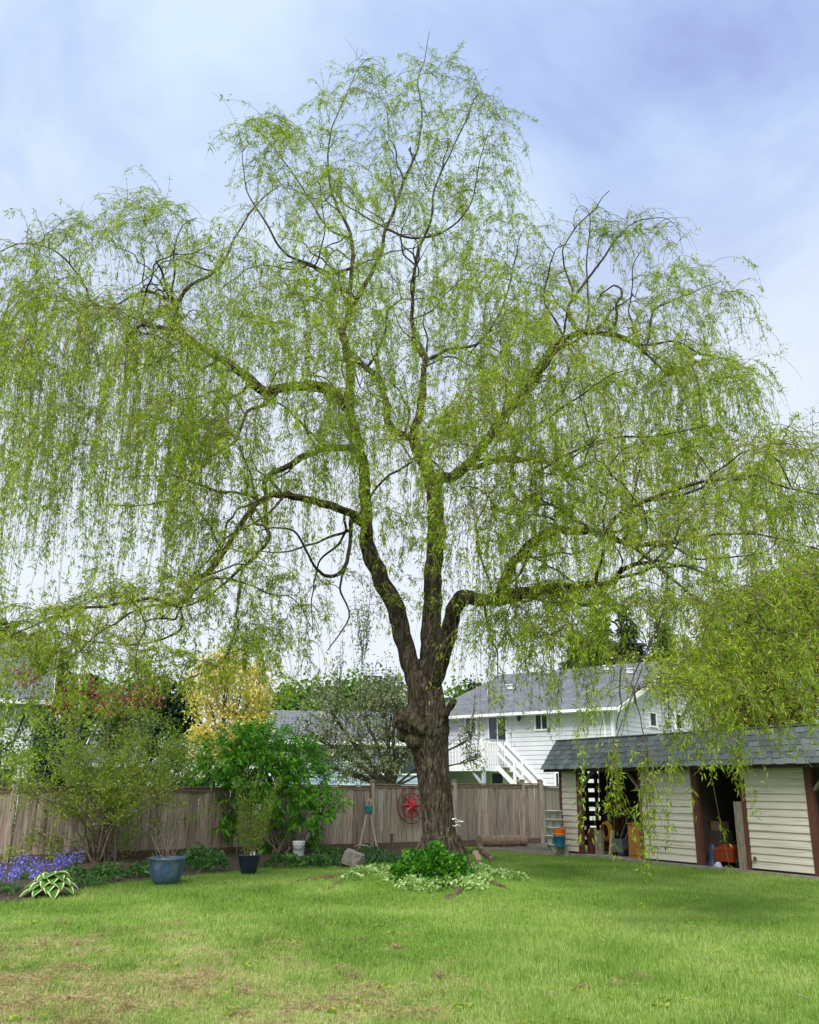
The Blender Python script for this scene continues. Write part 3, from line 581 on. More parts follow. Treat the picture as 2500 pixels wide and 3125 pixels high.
# ---------------------------------------------------------------- weeping willow
TY = 18.0
m, t = newmat('willow_bark'); v = coords(t, (1, 1, .2), rnd=False)
n1 = N(t, 'ShaderNodeTexNoise'); n1.inputs['Scale'].default_value = 17; n1.inputs['Detail'].default_value = 6; n1.inputs['Distortion'].default_value = .8; t.links.new(v, n1.inputs['Vector'])
wv = N(t, 'ShaderNodeTexVoronoi', feature='DISTANCE_TO_EDGE'); wv.inputs['Scale'].default_value = 19; t.links.new(v, wv.inputs['Vector'])
col = ramp(t, [(.3, (0.018, 0.013, 0.009)), (.5, (0.07, 0.053, 0.04)), (.72, (0.18, 0.147, 0.118))], n1.outputs['Fac'])
v2 = coords(t, rnd=False); n3 = N(t, 'ShaderNodeTexNoise'); n3.inputs['Scale'].default_value = 1.9; n3.inputs['Detail'].default_value = 8; n3.inputs['Roughness'].default_value = .7; t.links.new(v2, n3.inputs['Vector'])
ge = N(t, 'ShaderNodeNewGeometry'); sx = N(t, 'ShaderNodeSeparateXYZ'); t.links.new(ge.outputs['Normal'], sx.inputs[0])
ad = N(t, 'ShaderNodeMath', operation='MULTIPLY_ADD'); t.links.new(sx.outputs['Z'], ad.inputs[0]); ad.inputs[1].default_value = .22; t.links.new(n3.outputs['Fac'], ad.inputs[2])
mr = N(t, 'ShaderNodeMapRange'); mr.inputs[1].default_value = .58; mr.inputs[2].default_value = .72; mr.inputs[4].default_value = .7; t.links.new(ad.outputs[0], mr.inputs[0])
x = N(t, 'ShaderNodeMix', data_type='RGBA'); t.links.new(mr.outputs[0], x.inputs['Factor']); t.links.new(col, x.inputs[6]); x.inputs[7].default_value = (0.055, 0.06, 0.010, 1)
b = N(t, 'ShaderNodeBsdfPrincipled'); b.inputs['Roughness'].default_value = .95; b.inputs['Specular IOR Level'].default_value = .15; t.links.new(x.outputs[2], b.inputs['Base Color'])
mn = N(t, 'ShaderNodeMath', operation='MINIMUM'); t.links.new(wv.outputs['Distance'], mn.inputs[0]); mn.inputs[1].default_value = .28
mm = N(t, 'ShaderNodeMath', operation='MULTIPLY_ADD'); t.links.new(mn.outputs[0], mm.inputs[0]); mm.inputs[1].default_value = 2.0; t.links.new(n1.outputs['Fac'], mm.inputs[2])
bm = N(t, 'ShaderNodeBump'); bm.inputs['Strength'].default_value = 1.0; bm.inputs['Distance'].default_value = .05; t.links.new(mm.outputs[0], bm.inputs['Height']); t.links.new(bm.outputs[0], b.inputs['Normal'])
o = N(t, 'ShaderNodeOutputMaterial'); t.links.new(b.outputs[0], o.inputs[0]); M_BARK = m
M_TWIG = surf('willow_twig', [(0.08, 0.06, 0.022), (0.20, 0.165, 0.06)], 5, .8, 0)
M_BRANCH = surf('willow_branch', [(0.018, 0.013, 0.009), (0.065, 0.052, 0.036)], 9, .9, .4)
M_WLEAF = leafmat('willow_leaf', [(.22, (0.045, 0.088, 0.009)), (.5, (0.15, 0.23, 0.018)), (.8, (0.34, 0.39, 0.042))], .46, .5, .8, 1.6)

# limbs: view-pixel polyline with half width in pixels; dy = forward offset from the trunk at both ends
LIMBS = [
 ('trunk', [(930, 1842, 60), (927, 1800, 44), (926, 1760, 36), (920, 1700, 34), (914, 1640, 34), (908, 1590, 37), (902, 1545, 44), (898, 1510, 46), (898, 1480, 40), (894, 1440, 36), (893, 1415, 30)], 0, 0),
 ('limb', [(896, 1470, 26), (872, 1420, 23), (856, 1370, 21), (845, 1325, 21), (830, 1275, 21), (802, 1215, 19), (778, 1165, 19), (771, 1110, 15), (769, 1060, 14), (768, 1005, 13.5), (756, 950, 13), (744, 900, 12.5), (736, 850, 11.5), (737, 795, 10.5), (730, 740, 10), (722, 692, 9), (742, 650, 7), (775, 590, 6), (800, 540, 5), (812, 480, 4.5)], 0, 1.2),
 ('limb', [(900, 1470, 26), (905, 1400, 25), (907, 1345, 24), (910, 1285, 22), (913, 1225, 21), (916, 1160, 20), (918, 1100, 19), (914, 1040, 17), (904, 1000, 16), (886, 960, 15), (872, 922, 13), (880, 880, 11), (890, 835, 10), (892, 790, 8), (896, 752, 7)], .1, .6),
 ('limb', [(905, 1450, 22), (928, 1390, 21), (943, 1335, 20), (957, 1288, 19), (974, 1256, 19), (1000, 1262, 16), (1040, 1260, 14), (1090, 1246, 12), (1150, 1240, 11), (1205, 1235, 10), (1250, 1231, 10), (1286, 1230, 9), (1312, 1200, 7), (1350, 1187, 6), (1385, 1180, 5)], -.1, -3.6),
 ('limb', [(738, 875, 13), (718, 840, 14), (690, 820, 13), (640, 812, 12), (590, 820, 12), (550, 822, 12), (520, 796, 11), (490, 770, 10), (440, 742, 9), (400, 714, 8), (376, 692, 8), (371, 660, 7), (365, 634, 7), (340, 625, 5), (310, 612, 5), (280, 622, 4), (240, 645, 3)], .8, -.6),
 ('limb', [(765, 1102, 12), (740, 1085, 10), (700, 1065, 10), (650, 1052, 9.5), (605, 1043, 9), (575, 1042, 8), (540, 1060, 8), (505, 1110, 7), (455, 1185, 7), (405, 1230, 6), (382, 1274, 6)], .1, -3.0),
 ('limb', [(752, 945, 10), (720, 943, 8.5), (680, 946, 8), (640, 960, 8), (600, 984, 7.5), (562, 1004, 7), (560, 1050, 6.5), (562, 1110, 6), (563, 1143, 5), (511, 1194, 5), (470, 1230, 4), (432, 1262, 3.5), (385, 1278, 3)], .6, -2.8),
 ('limb', [(912, 1030, 14), (930, 1006, 14), (962, 1000, 13), (1000, 962, 12), (1030, 922, 12), (1056, 882, 11.5), (1085, 850, 11), (1110, 812, 10.5), (1130, 780, 10), (1160, 740, 9), (1195, 712, 8), (1235, 700, 7.5), (1290, 705, 6.5), (1335, 722, 5.5), (1365, 748, 4.5), (1410, 790, 3.5)], .4, -1.6),
 ('limb', [(890, 955, 10), (868, 925, 10), (843, 913, 9), (818, 890, 9), (815, 852, 9), (808, 822, 8), (795, 792, 7.5), (772, 775, 6), (745, 760, 4)], .5, 1.8),
 ('limb', [(1050, 1255, 12), (1064, 1222, 12), (1078, 1190, 12), (1104, 1160, 12), (1140, 1132, 11.5), (1180, 1116, 11), (1230, 1120, 10), (1280, 1128, 9), (1325, 1146, 7), (1365, 1175, 6), (1400, 1205, 5), (1450, 1250, 4)], -1.0, -4.5),
 ('limb', [(1275, 1125, 8), (1300, 1086, 7), (1350, 1060, 6.5), (1420, 1030, 5.5), (1490, 1011, 5), (1560, 1010, 4.5), (1592, 1001, 4), (1640, 1020, 3.5), (1740, 1048, 3)], -3.2, -6.5),
 ('limb', [(1020, 1266, 9), (1060, 1268, 8), (1110, 1254, 8), (1155, 1250, 7.5), (1200, 1262, 6.5), (1246, 1275, 6), (1264, 1250, 5), (1288, 1230, 5)], -.9, -2.4),
 ('limb', [(722, 700, 7), (736, 640, 6), (742, 560, 5.5), (736, 490, 4.5), (705, 420, 4), (690, 350, 3), (700, 270, 2.2), (735, 190, 1.5), (758, 140, 1.1), (785, 124, .9), (820, 150, .6)], 1.2, 1.5),
 ('limb', [(896, 755, 6.5), (880, 735, 6), (870, 695, 6), (868, 645, 5), (872, 590, 4.5), (880, 530, 4), (905, 470, 3.5), (915, 400, 3), (945, 330, 2.5), (980, 255, 2), (1002, 205, 1.4), (1030, 200, 1), (1050, 245, .6)], .6, .2),
 ('limb', [(812, 485, 4.5), (835, 430, 4), (850, 380, 4), (880, 310, 3), (888, 230, 2.5), (880, 170, 2), (893, 130, 1.5), (905, 65, .8)], 1.2, 1.0),
 ('limb', [(745, 562, 4.5), (700, 575, 4.5), (660, 560, 4), (600, 530, 3.5), (560, 470, 3), (520, 400, 2), (510, 320, 1.4)], 1.3, .0),
 ('limb', [(368, 645, 5.5), (400, 602, 5), (440, 580, 4.5), (468, 556, 4), (500, 490, 3), (545, 425, 2.4), (590, 390, 1.5)], -.4, 1.4),
 ('limb', [(245, 648, 3.5), (195, 640, 3.5), (180, 605, 3.2), (160, 572, 3), (112, 527, 2.5), (45, 513, 2), (-30, 545, 1.4)], -.6, -1.8),
 ('limb', [(376, 695, 6), (345, 690, 5.5), (312, 684, 5), (286, 692, 4.5), (268, 725, 3.5), (262, 800, 2.5)], -.4, -2.2),
 ('limb', [(1235, 702, 5.5), (1205, 682, 5), (1196, 650, 4.5), (1220, 610, 4), (1262, 555, 3.4), (1300, 500, 2.6), (1340, 468, 2), (1395, 458, 1.3), (1428, 482, .9), (1438, 535, .6)], -.9, .2),
 ('limb', [(1360, 745, 4), (1368, 700, 3.6), (1376, 655, 3.4), (1400, 640, 2.8), (1450, 620, 2), (1520, 592, 1.2)], -1.5, -1.0),
 ('limb', [(1235, 700, 4), (1240, 640, 3.2), (1235, 560, 2.6), (1243, 475, 1.7), (1236, 440, 1.1), (1218, 436, .8), (1206, 470, .5)], -.9, .8),
 ('limb', [(382, 1276, 5.5), (355, 1270, 5), (306, 1260, 5), (255, 1270, 4.6), (216, 1277, 4.5), (144, 1282, 4), (90, 1310, 3.5), (0, 1346, 3), (-60, 1375, 2.5)], -3.0, -4.6),
 ('limb', [(380, 1275, 4), (310, 1278, 3.6), (252, 1306, 3.2), (198, 1342, 3), (151, 1384, 2.6), (90, 1422, 2)], -3.0, -4.8),
 ('limb', [(380, 1278, 4), (378, 1328, 3.6), (299, 1355, 3), (191, 1350, 2.5), (133, 1334, 2)], -3.0, -3.4),
 ('limb', [(511, 1194, 4.5), (505, 1240, 4.2), (498, 1292, 3.8), (500, 1320, 3.2), (470, 1390, 2.8), (420, 1420, 2.4), (370, 1438, 1.6)], -2.3, -3.4),
 ('limb', [(740, 1090, 6), (735, 1160, 5.5), (722, 1200, 5.5), (690, 1212, 5), (660, 1190, 4), (630, 1130, 3.5), (590, 1110, 3), (540, 1120, 2.4)], .1, -2.4),
 ('limb', [(728, 1195, 4), (716, 1240, 3.4), (735, 1300, 2.8), (690, 1370, 2)], -.2, -1.2),
 ('limb', [(590, 820, 5), (560, 850, 5), (520, 870, 4.6), (500, 920, 4), (470, 950, 3.5), (430, 970, 3), (400, 1010, 2.4), (350, 1100, 1.6)], .2, -2.5),
 ('limb', [(1340, 1150, 5), (1420, 1143, 4.6), (1500, 1128, 4), (1560, 1124, 3.6), (1640, 1132, 3), (1740, 1160, 2.4)], -4, -6.2),
 ('limb', [(1385, 1180, 5), (1440, 1192, 4.4), (1500, 1215, 4), (1560, 1255, 3.5), (1610, 1310, 3), (1660, 1400, 2)], -3.6, -7.2),
 ('limb', [(1395, 1195, 4.4), (1405, 1235, 4), (1392, 1300, 3.6), (1370, 1352, 3.2), (1345, 1400, 2.6), (1328, 1440, 2)], -3.8, -6.6),
 ('limb', [(1328, 1440, 2.2), (1345, 1500, 1.9), (1362, 1570, 1.6), (1366, 1640, 1.0)], -6.6, -6.9),
 ('limb', [(1392, 1300, 2.4), (1340, 1440, 1.9), (1296, 1560, 1.5), (1290, 1620, 1.0)], -5.8, -6.8),
 ('limb', [(1600, 1310, 2.4), (1570, 1440, 1.8), (1556, 1560, 1.4), (1550, 1600, 1.0)], -7, -7.0),
 ('limb', [(1450, 1250, 4), (1500, 1290, 3.4), (1560, 1310, 3), (1640, 1330, 2.4), (1740, 1340, 2)], -4.5, -7.6),
 ('limb', [(1060, 885, 5.5), (1085, 925, 5), (1080, 990, 5), (1075, 1040, 4.5), (1115, 1060, 4), (1180, 1062, 3)], -.3, -2.4),
 ('limb', [(1000, 985, 8), (1060, 968, 7), (1140, 972, 6.5), (1210, 1005, 5), (1290, 1050, 3)], .3, -1.5),
 ('limb', [(1088, 915, 3.6), (1130, 895, 3.4), (1200, 850, 3), (1270, 800, 2.6), (1330, 775, 1.8)], -.8, -3.6),
 ('limb', [(1120, 1000, 4.4), (1190, 960, 4), (1280, 925, 3.6), (1380, 918, 3), (1480, 900, 2)], -.6, -4.2),
 ('limb', [(812, 480, 4), (860, 500, 3.6), (930, 490, 3), (990, 430, 2.4), (1010, 340, 1.8), (1030, 275, 1.1), (1050, 270, .8), (1058, 320, .5)], 1.2, -.4),
 ('limb', [(735, 500, 3.6), (690, 480, 3), (640, 400, 2.4), (590, 330, 1.8), (545, 270, 1)], 1.4, 2.2),
 ('limb', [(895, 760, 5), (950, 735, 4.6), (1010, 720, 4), (1060, 640, 3), (1085, 545, 2.2), (1098, 490, 1.3), (1122, 474, .9), (1142, 500, .6)], .6, 2.2),
 ('limb', [(600, 1043, 4), (560, 1085, 3.6), (480, 1130, 3.2), (440, 1180, 2.6), (400, 1215, 2)], -1.6, -3.6),
]
wil = thing('willow_tree', 'big weeping willow with burled mossy trunk in the middle of the lawn', 'tree', P(928, 1830, TY) * (1, 1, 0))
curves = []
for nm, pts, d0, d1 in LIMBS:
    n = len(pts); A = []
    for i, (x_, y_, r_) in enumerate(pts):
        Y = TY + d0 + (d1 - d0) * (i / (n - 1)); A.append(np.append(P(x_, y_, Y), r_ * mpp(y_, Y)))
    A = catmull(A, 6); A[:, 3] = np.maximum(A[:, 3], .004)
    if nm != 'trunk':       # small kinks, as old willow limbs have
        ph = random.random() * 9; k = np.arange(len(A)) * .45
        kn = np.array([[mnoise.noise((q_ * .7 + ph * 31, 3.3 * c_, ph)) for c_ in range(3)] for q_ in k]); A[1:-1, :3] += (kn * np.minimum(.05, A[:, 3:4] * .3 + .02))[1:-1]; A[:, 3] *= np.interp(A[:, 3], [.02, .06, .2], [.6, .82, .92])
    curves.append((nm, A))
# thick wood: one voxel surface, then split into the trunk and each limb
mb = MB(); thick = []
for i, (nm, A) in enumerate(curves):
    k = A[:, 3] > .042
    if k.sum() < 4: continue
    B = A[:int(np.where(k)[0][-1]) + 1]; thick.append((i, B)); mb.tube(B[:, :3], B[:, 3], 20)
def blob(c, r, seg=14): mb.lathe([(max(1e-3, r[0] * sin(pi * k / 8)), -r[2] * cos(pi * k / 8)) for k in range(9)], c, seg)
pb = lambda x_, y_, dy: P(x_, y_, TY + dy)
for x_, y_, dy, r in ((858, 1520, -.12, .24), (850, 1503, .05, .17), (852, 1545, 0, .18), (882, 1530, -.34, .22), (872, 1560, -.25, .18), (840, 1524, 0, .11)): blob(pb(x_, y_, dy), (r, r, r * .9))
mb.tube([pb(925, 1520, -.2), pb(940, 1500, -.35), pb(952, 1484, -.45), pb(956, 1472, -.5)], [.14, .10, .085, .08], 12)
for az in np.arange(0, 6.28, .78):                        # root flare
    c = P(928, 1830, TY) * (1, 1, 0); dd = np.array([cos(az), sin(az), 0]); L = .75 + .25 * sin(az * 5)
    mb.tube([c + (0, 0, .75) + dd * .22, c + (0, 0, .38) + dd * .36, c + (0, 0, .16) + dd * .62 * L, c + (0, 0, -.05) + dd * 1.05 * L], [.16, .16, .13, .07], 10)
raw = mb.mesh('wood'); tmp = bpy.data.objects.new('wood', raw); COL.objects.link(tmp)
rm = tmp.modifiers.new('r', 'REMESH'); rm.mode = 'VOXEL'; rm.voxel_size = .024
sm = tmp.modifiers.new('s', 'SMOOTH'); sm.factor = .5; sm.iterations = 3
ev = tmp.evaluated_get(bpy.context.evaluated_depsgraph_get()).to_mesh()
nv = len(ev.vertices); co = np.empty(nv * 3, np.float32); ev.vertices.foreach_get('co', co); co = co.reshape(-1, 3).astype(float)
no = np.empty(nv * 3, np.float32); ev.vertices.foreach_get('normal', no); no = no.reshape(-1, 3)
fq = np.array([p.vertices[:] for p in ev.polygons if len(p.vertices) == 4], np.int64); ftri = np.array([p.vertices[:] for p in ev.polygons if len(p.vertices) == 3], np.int64).reshape(-1, 3)
bpy.data.objects.remove(tmp)
ax = np.vstack([np.column_stack([B, np.full(len(B), i)]) for i, B in thick])
own = np.empty(nv, np.int64); rad = np.empty(nv)
for a in range(0, nv, 4000):
    dd = np.linalg.norm(co[a:a + 4000, None, :] - ax[None, :, :3], axis=2) - ax[None, :, 3]; j = dd.argmin(1); own[a:a + 4000] = ax[j, 4]; rad[a:a + 4000] = ax[j, 3]
disp = np.array([mnoise.noise((c[0] * 2.6, c[1] * 2.6, c[2] * 1.1)) * .5 + mnoise.ridged_multi_fractal(Vector((c[0] * 9, c[1] * 9, c[2] * 2.4)), .9, 2.0, 3, 1.0, 2.0) * .22 for c in co])
burl = np.exp(-((co[:, 2] - pb(890, 1530, 0)[2]) / .33) ** 2) * (own == 0)
bn = np.array([mnoise.noise((c[0] * 8, c[1] * 8, c[2] * 8)) if w > .05 else 0 for c, w in zip(co, burl)])
disp -= disp.mean()
co += no * (disp * np.minimum(.035, rad * .22))[:, None] + no * (bn * burl * .055)[:, None]
for i, (nm, A) in enumerate(curves):
    fo = own[fq[:, 0]] == i; ft = own[ftri[:, 0]] == i if len(ftri) else np.zeros(0, bool)
    if fo.sum() < 4: continue
    q = fq[fo]; tr = ftri[ft] if len(ftri) else np.zeros((0, 3), np.int64); u, inv = np.unique(np.concatenate([q.ravel(), tr.ravel()]), return_inverse=True)
    me = npmesh(nm, co[u], quads=inv[:q.size].reshape(-1, 4), tris=inv[q.size:].reshape(-1, 3) if tr.size else None)
    ob(nm, me, M_BARK, wil, smooth=True)
# thin ends of the limbs
tv = []; tq = []; tn = 0
def add_tube(pts, rad, seg):
    global tn
    v_, q_ = tube_arrays(pts, rad, seg); tv.append(v_); tq.append(q_ + tn); tn += len(v_)
nodes = []
for i, (nm, A) in enumerate(curves):
    k = np.where(A[:, 3] > .042)[0]; st = max(0, k[-1] - 2) if len(k) >= 4 else 0
    if st < len(A) - 2: add_tube(A[st:, :3], A[st:, 3], 7)
    if i > 0: nodes.append(A[A[:, 3] < .11])
nodes = np.vstack(nodes)
# crooked middle-sized branches inside the crown
cand = nodes[(nodes[:, 3] > .03) & (nodes[:, 2] > 4.2)]
for k_ in range(130):
    p = cand[RNG.integers(0, len(cand))]; c = p[:3].copy(); ctr = P(905, 1000, TY); d_ = (c - ctr) * (.8, .8, .3); d_ = norm(d_ / (np.linalg.norm(d_) + 1e-6) * .7 + RNG.normal(size=3) * .8 + (0, 0, .35)); W_ = [c.copy()]
    for i_ in range(int(RNG.integers(7, 17))):
        d_ = norm(d_ + RNG.normal(size=3) * .26 + (0, 0, .10 - .022 * i_)); c = c + d_ * .2; W_.append(c.copy())
    W_ = catmull(W_, 2); rr_ = np.linspace(min(p[3] * .65, RNG.uniform(.02, .042)), .008, len(W_)); add_tube(W_, rr_, 6); nodes = np.vstack([nodes, np.column_stack([W_[4:], rr_[4:]])])
# secondary branches reaching into each part of the crown, then the hanging strands
# lobe: cx, cy, rx, ry (view px), count, dy mean, dy spread, strand length (m), strands per branch, leafiness
LOBES = [
 (760, 190, 60, 55, 8, 1.3, .7, .8, 6, .55), (935, 165, 70, 50, 9, .9, .6, .8, 6, .5), (985, 260, 60, 60, 10, .6, .8, 1.0, 6, .55), (830, 300, 120, 90, 18, 1.0, 1.2, 1.0, 6, .6),
 (640, 310, 90, 60, 13, 1.0, 1.2, 1.1, 7, .6), (535, 320, 50, 55, 9, .8, .8, 1.3, 7, .6), (680, 430, 170, 70, 26, .8, 2.0, 1.4, 7, .8), (900, 420, 130, 80, 20, .6, 1.8, 1.3, 7, .75), (1035, 350, 30, 60, 5, .4, .5, 1.3, 6, .5),
 (310, 450, 80, 50, 12, .2, 1.5, 1.3, 7, .65), (190, 500, 100, 50, 13, -.8, 1.5, 1.6, 7, .7), (40, 540, 60, 30, 8, -1.8, 1.0, 1.7, 8, .6), (440, 530, 110, 80, 20, 0, 2.2, 1.8, 7, .9), (150, 640, 120, 60, 20, -1.2, 2.0, 4.0, 9, .9),
 (40, 720, 60, 60, 14, -1.6, 1.6, 4.4, 10, .9), (270, 690, 110, 70, 24, -.8, 2.4, 4.6, 10, .95), (400, 730, 80, 70, 14, -.3, 2.4, 3.6, 9, .9), (560, 640, 120, 110, 24, .4, 2.8, 2.0, 7, .95),
 (720, 600, 110, 90, 24, .6, 2.8, 1.9, 7, .95), (890, 570, 110, 90, 20, .6, 2.8, 1.8, 7, .95), (840, 740, 100, 90, 18, .2, 3.0, 1.9, 7, .95), (640, 740, 90, 60, 12, 0, 2.8, 2.0, 7, .9), (1000, 600, 90, 110, 20, .4, 2.6, 1.9, 7, .9),
 (1150, 540, 80, 60, 14, .6, 1.6, 1.3, 7, .65), (1265, 490, 60, 45, 9, .4, .8, 1.1, 6, .55), (1385, 500, 45, 35, 7, 0, .6, 1.2, 6, .5), (1200, 660, 120, 80, 22, -.4, 2.4, 1.8, 7, .85), (1400, 650, 100, 60, 16, -.8, 1.6, 1.5, 7, .6), (1520, 650, 40, 50, 8, -1, .8, 1.4, 7, .5),
 (1450, 780, 110, 70, 24, -1.8, 2.2, 2.2, 8, .95), (1300, 800, 110, 80, 22, -1.4, 2.6, 2.2, 8, 1.0), (1100, 780, 100, 90, 18, -.2, 2.8, 2.0, 7, .95), (1545, 800, 35, 60, 8, -1.6, 1.0, 2.0, 8, .55),
 (1440, 930, 120, 60, 24, -3, 2.0, 2.2, 8, 1.0), (1610, 960, 90, 40, 18, -5, 1.6, 1.7, 8, .95), (1700, 930, 40, 40, 8, -6, 1.0, 1.4, 8, .9), (1250, 990, 120, 70, 18, -2, 2.4, 2.2, 8, 1.0), (1600, 1070, 120, 60, 24, -5, 2.0, 1.8, 8, 1.0), (1400, 1110, 110, 60, 18, -3.8, 2.0, 1.7, 8, 1.0),
 (1650, 1230, 90, 60, 20, -6, 1.5, 1.5, 8, 1.0), (1500, 1270, 100, 50, 20, -6, 1.4, 1.3, 8, 1.0), (1630, 1350, 90, 40, 14, -6.6, 1.2, 1.2, 8, 1.0), (1330, 1290, 60, 40, 9, -4.5, 1.4, 1.3, 8, .9), (1340, 1440, 22, 15, 4, -6.8, .4, 2.1, 4, .7), (1550, 1440, 110, 40, 8, -6.4, 1.0, 1.0, 6, .8),
 (480, 1090, 90, 60, 9, -2.4, 1.4, 1.9, 7, .9), (300, 1268, 110, 25, 13, -3.4, 1.0, 1.3, 7, .9), (110, 1310, 100, 35, 14, -4.0, 1.0, 1.3, 7, .9), (410, 1240, 70, 35, 8, -3, 1.0, 1.2, 7, .9), (220, 1365, 110, 35, 10, -4.0, .9, 1.1, 7, .9), (440, 1400, 60, 25, 6, -3.2, .6, .8, 6, .8), (520, 1330, 40, 40, 5, -2.8, .8, 1.0, 7, .9),
 (640, 980, 80, 60, 8, -1, 1.6, 2.2, 7, .85), (760, 880, 60, 70, 8, .2, 1.6, 2.2, 7, .85), (950, 1040, 80, 80, 9, -1.6, 1.4, 2.0, 7, .85), (1060, 1100, 70, 60, 9, -2, 1.4, 2.2, 8, .9), (1090, 1250, 80, 30, 10, -2, 1.0, 1.5, 8, .9), (1200, 1265, 70, 25, 9, -2.4, 1.0, 1.5, 8, .95), (700, 1260, 60, 60, 5, -.8, .8, 1.3, 6, .7), (590, 1200, 60, 70, 6, -1.8, 1.0, 1.6, 7, .8), (880, 1230, 60, 80, 5, -.4, .5, .9, 6, .7),
 (1130, 1330, 90, 30, 10, -3, 1.0, 1.5, 8, 1.0), (1050, 1320, 50, 30, 6, -2.4, .8, 1.5, 8, .9), (1220, 1350, 60, 30, 6, -3.4, .8, 1.2, 8, .9), (540, 1380, 50, 40, 6, -2.8, .8, 1.0, 7, .95), (610, 1350, 50, 40, 5, -2.2, .8, 1.0, 7, .85), (330, 1400, 90, 30, 9, -3.6, .8, .8, 7, .95), (60, 1390, 80, 30, 9, -4.6, .8, .8, 7, .95),
 (1420, 1400, 60, 40, 9, -6, .8, 1.2, 8, 1.1), (1490, 1430, 70, 40, 10, -6.2, .8, 1.2, 8, 1.1), (1600, 1470, 80, 30, 8, -6.6, .8, .9, 8, 1.0),
 (760, 160, 50, 40, 6, 1.3, .6, .7, 6, .9), (930, 150, 60, 40, 7, .9, .5, .8, 6, .9), (850, 230, 120, 60, 14, 1.0, 1.0, .9, 7, .9), (1000, 230, 40, 50, 8, .6, .6, 1.0, 7, .8), (590, 280, 80, 40, 10, .9, 1.0, 1.1, 7, .9), (760, 380, 160, 60, 16, .6, 1.6, 1.2, 7, .9), (960, 360, 80, 60, 12, .5, 1.2, 1.2, 7, .9), (1300, 480, 100, 30, 10, .2, .8, 1.1, 7, .8), (1440, 600, 80, 40, 10, -.8, .9, 1.3, 7, .8), (300, 420, 60, 30, 7, .2, .9, 1.0, 7, .8), (120, 470, 80, 25, 7, -1.0, .9, 1.3, 7, .8),
 (690, 225, 40, 30, 6, 1.2, .6, .8, 7, .9), (560, 262, 50, 20, 6, .9, .6, 1.0, 7, .9), (1030, 270, 20, 50, 6, .5, .5, 1.0, 7, .8), (820, 180, 60, 30, 6, 1.0, .6, .8, 7, .9), (1080, 440, 40, 40, 6, .8, 1.0, 1.2, 7, .9),
 (700, 850, 90, 70, 12, -2.2, 1.4, 2.0, 8, .9), (880, 880, 90, 80, 14, -2.2, 1.4, 2.0, 8, .95), (1010, 830, 80, 80, 14, -2.4, 1.6, 2.1, 8, 1.0), (1150, 900, 90, 70, 14, -2.6, 1.6, 2.2, 8, 1.0), (800, 640, 120, 90, 16, -1.8, 1.4, 1.8, 7, .95), (600, 560, 90, 70, 12, -1, 1.6, 1.8, 7, .9), (1000, 500, 70, 70, 10, .2, 1.6, 1.6, 7, .85), (520, 900, 80, 70, 10, -1.8, 1.2, 2.4, 8, .9), (1080, 680, 80, 80, 14, -1.4, 2.0, 2.0, 8, .95), (1130, 1080, 80, 60, 10, -2.8, 1.2, 2.0, 8, 1.0), (470, 900, 60, 60, 8, -1.6, 1.4, 2.8, 9, .9), (340, 880, 80, 60, 10, -1.6, 1.6, 3.4, 9, .9), (120, 900, 90, 60, 10, -2.2, 1.6, 3.0, 9, .9), (820, 1080, 60, 60, 5, -1.0, .8, 1.6, 7, .8), (920, 900, 40, 60, 5, -.8, .5, 1.2, 7, .9), (900, 1130, 35, 60, 5, -.7, .3, 1.0, 7, .9),
]
SO = []; SDr = []; SLn = []; SLf = []; SK = []
for (cx, cy, rx, ry, cnt, dm, dsg, sl, per, lf) in LOBES:
    for _ in range(int(cnt * (1.25 if (cy > 1230 and cx < 650) else .8 if (cx > 1380 and cy > 880) else 1))):
        a_ = RNG.uniform(0, 2 * pi); rr = math.sqrt(RNG.random()); vx = cx + rx * rr * cos(a_); vy = cy + ry * rr * sin(a_); Y = TY + float(np.clip(RNG.normal(dm, dsg), dm - 2 * dsg, dm + 2 * dsg))
        e_ = P(vx, vy, Y); dlt = nodes[:, :3] - e_; dist = np.linalg.norm(dlt, axis=1) + .45 * np.maximum(0, dlt[:, 2]) + nodes[:, 3] * 3; j = int(dist.argmin()); p0 = nodes[j, :3]; L = np.linalg.norm(e_ - p0)
        if L > 6.5: continue
        side = RNG.normal(size=3) * .12 * L; side[2] = abs(side[2])
        c1 = p0 + (e_ - p0) * .35 + side + (0, 0, .20 * L); tt = np.linspace(0, 1, max(5, int(L / .22)))[:, None]
        B = (1 - tt) ** 2 * p0 + 2 * tt * (1 - tt) * c1 + tt ** 2 * e_
        B[1:-1] += RNG.normal(size=B[1:-1].shape) * .018 * min(1, L)
        r0 = min(nodes[j, 3] * .8, .007 + .0075 * L); rad = r0 * (1 - tt[:, 0] * .72); add_tube(B, rad, 5)
        nodes = np.vstack([nodes, np.column_stack([B[2:], rad[2:]])])
        bd = norm(e_ - p0); bf = RNG.uniform(.3, 1.55)
        for _k in range(int(per * .7 + .5)):
            f = RNG.uniform(.3, 1) if _k else 1.0; i = min(len(B) - 1, int(f * (len(B) - 1))); az = RNG.uniform(0, 2 * pi)
            d_ = bd * RNG.uniform(.1, .9) + np.array([cos(az), sin(az), 0]) * .75 + (0, 0, RNG.uniform(.0, .55))
            SO.append(B[i]); SDr.append(norm(d_)); SLn.append(sl * RNG.uniform(.45, 1.45)); SLf.append(lf * bf * RNG.uniform(.5, 1.4)); SK.append(RNG.uniform(.7, 1.4))
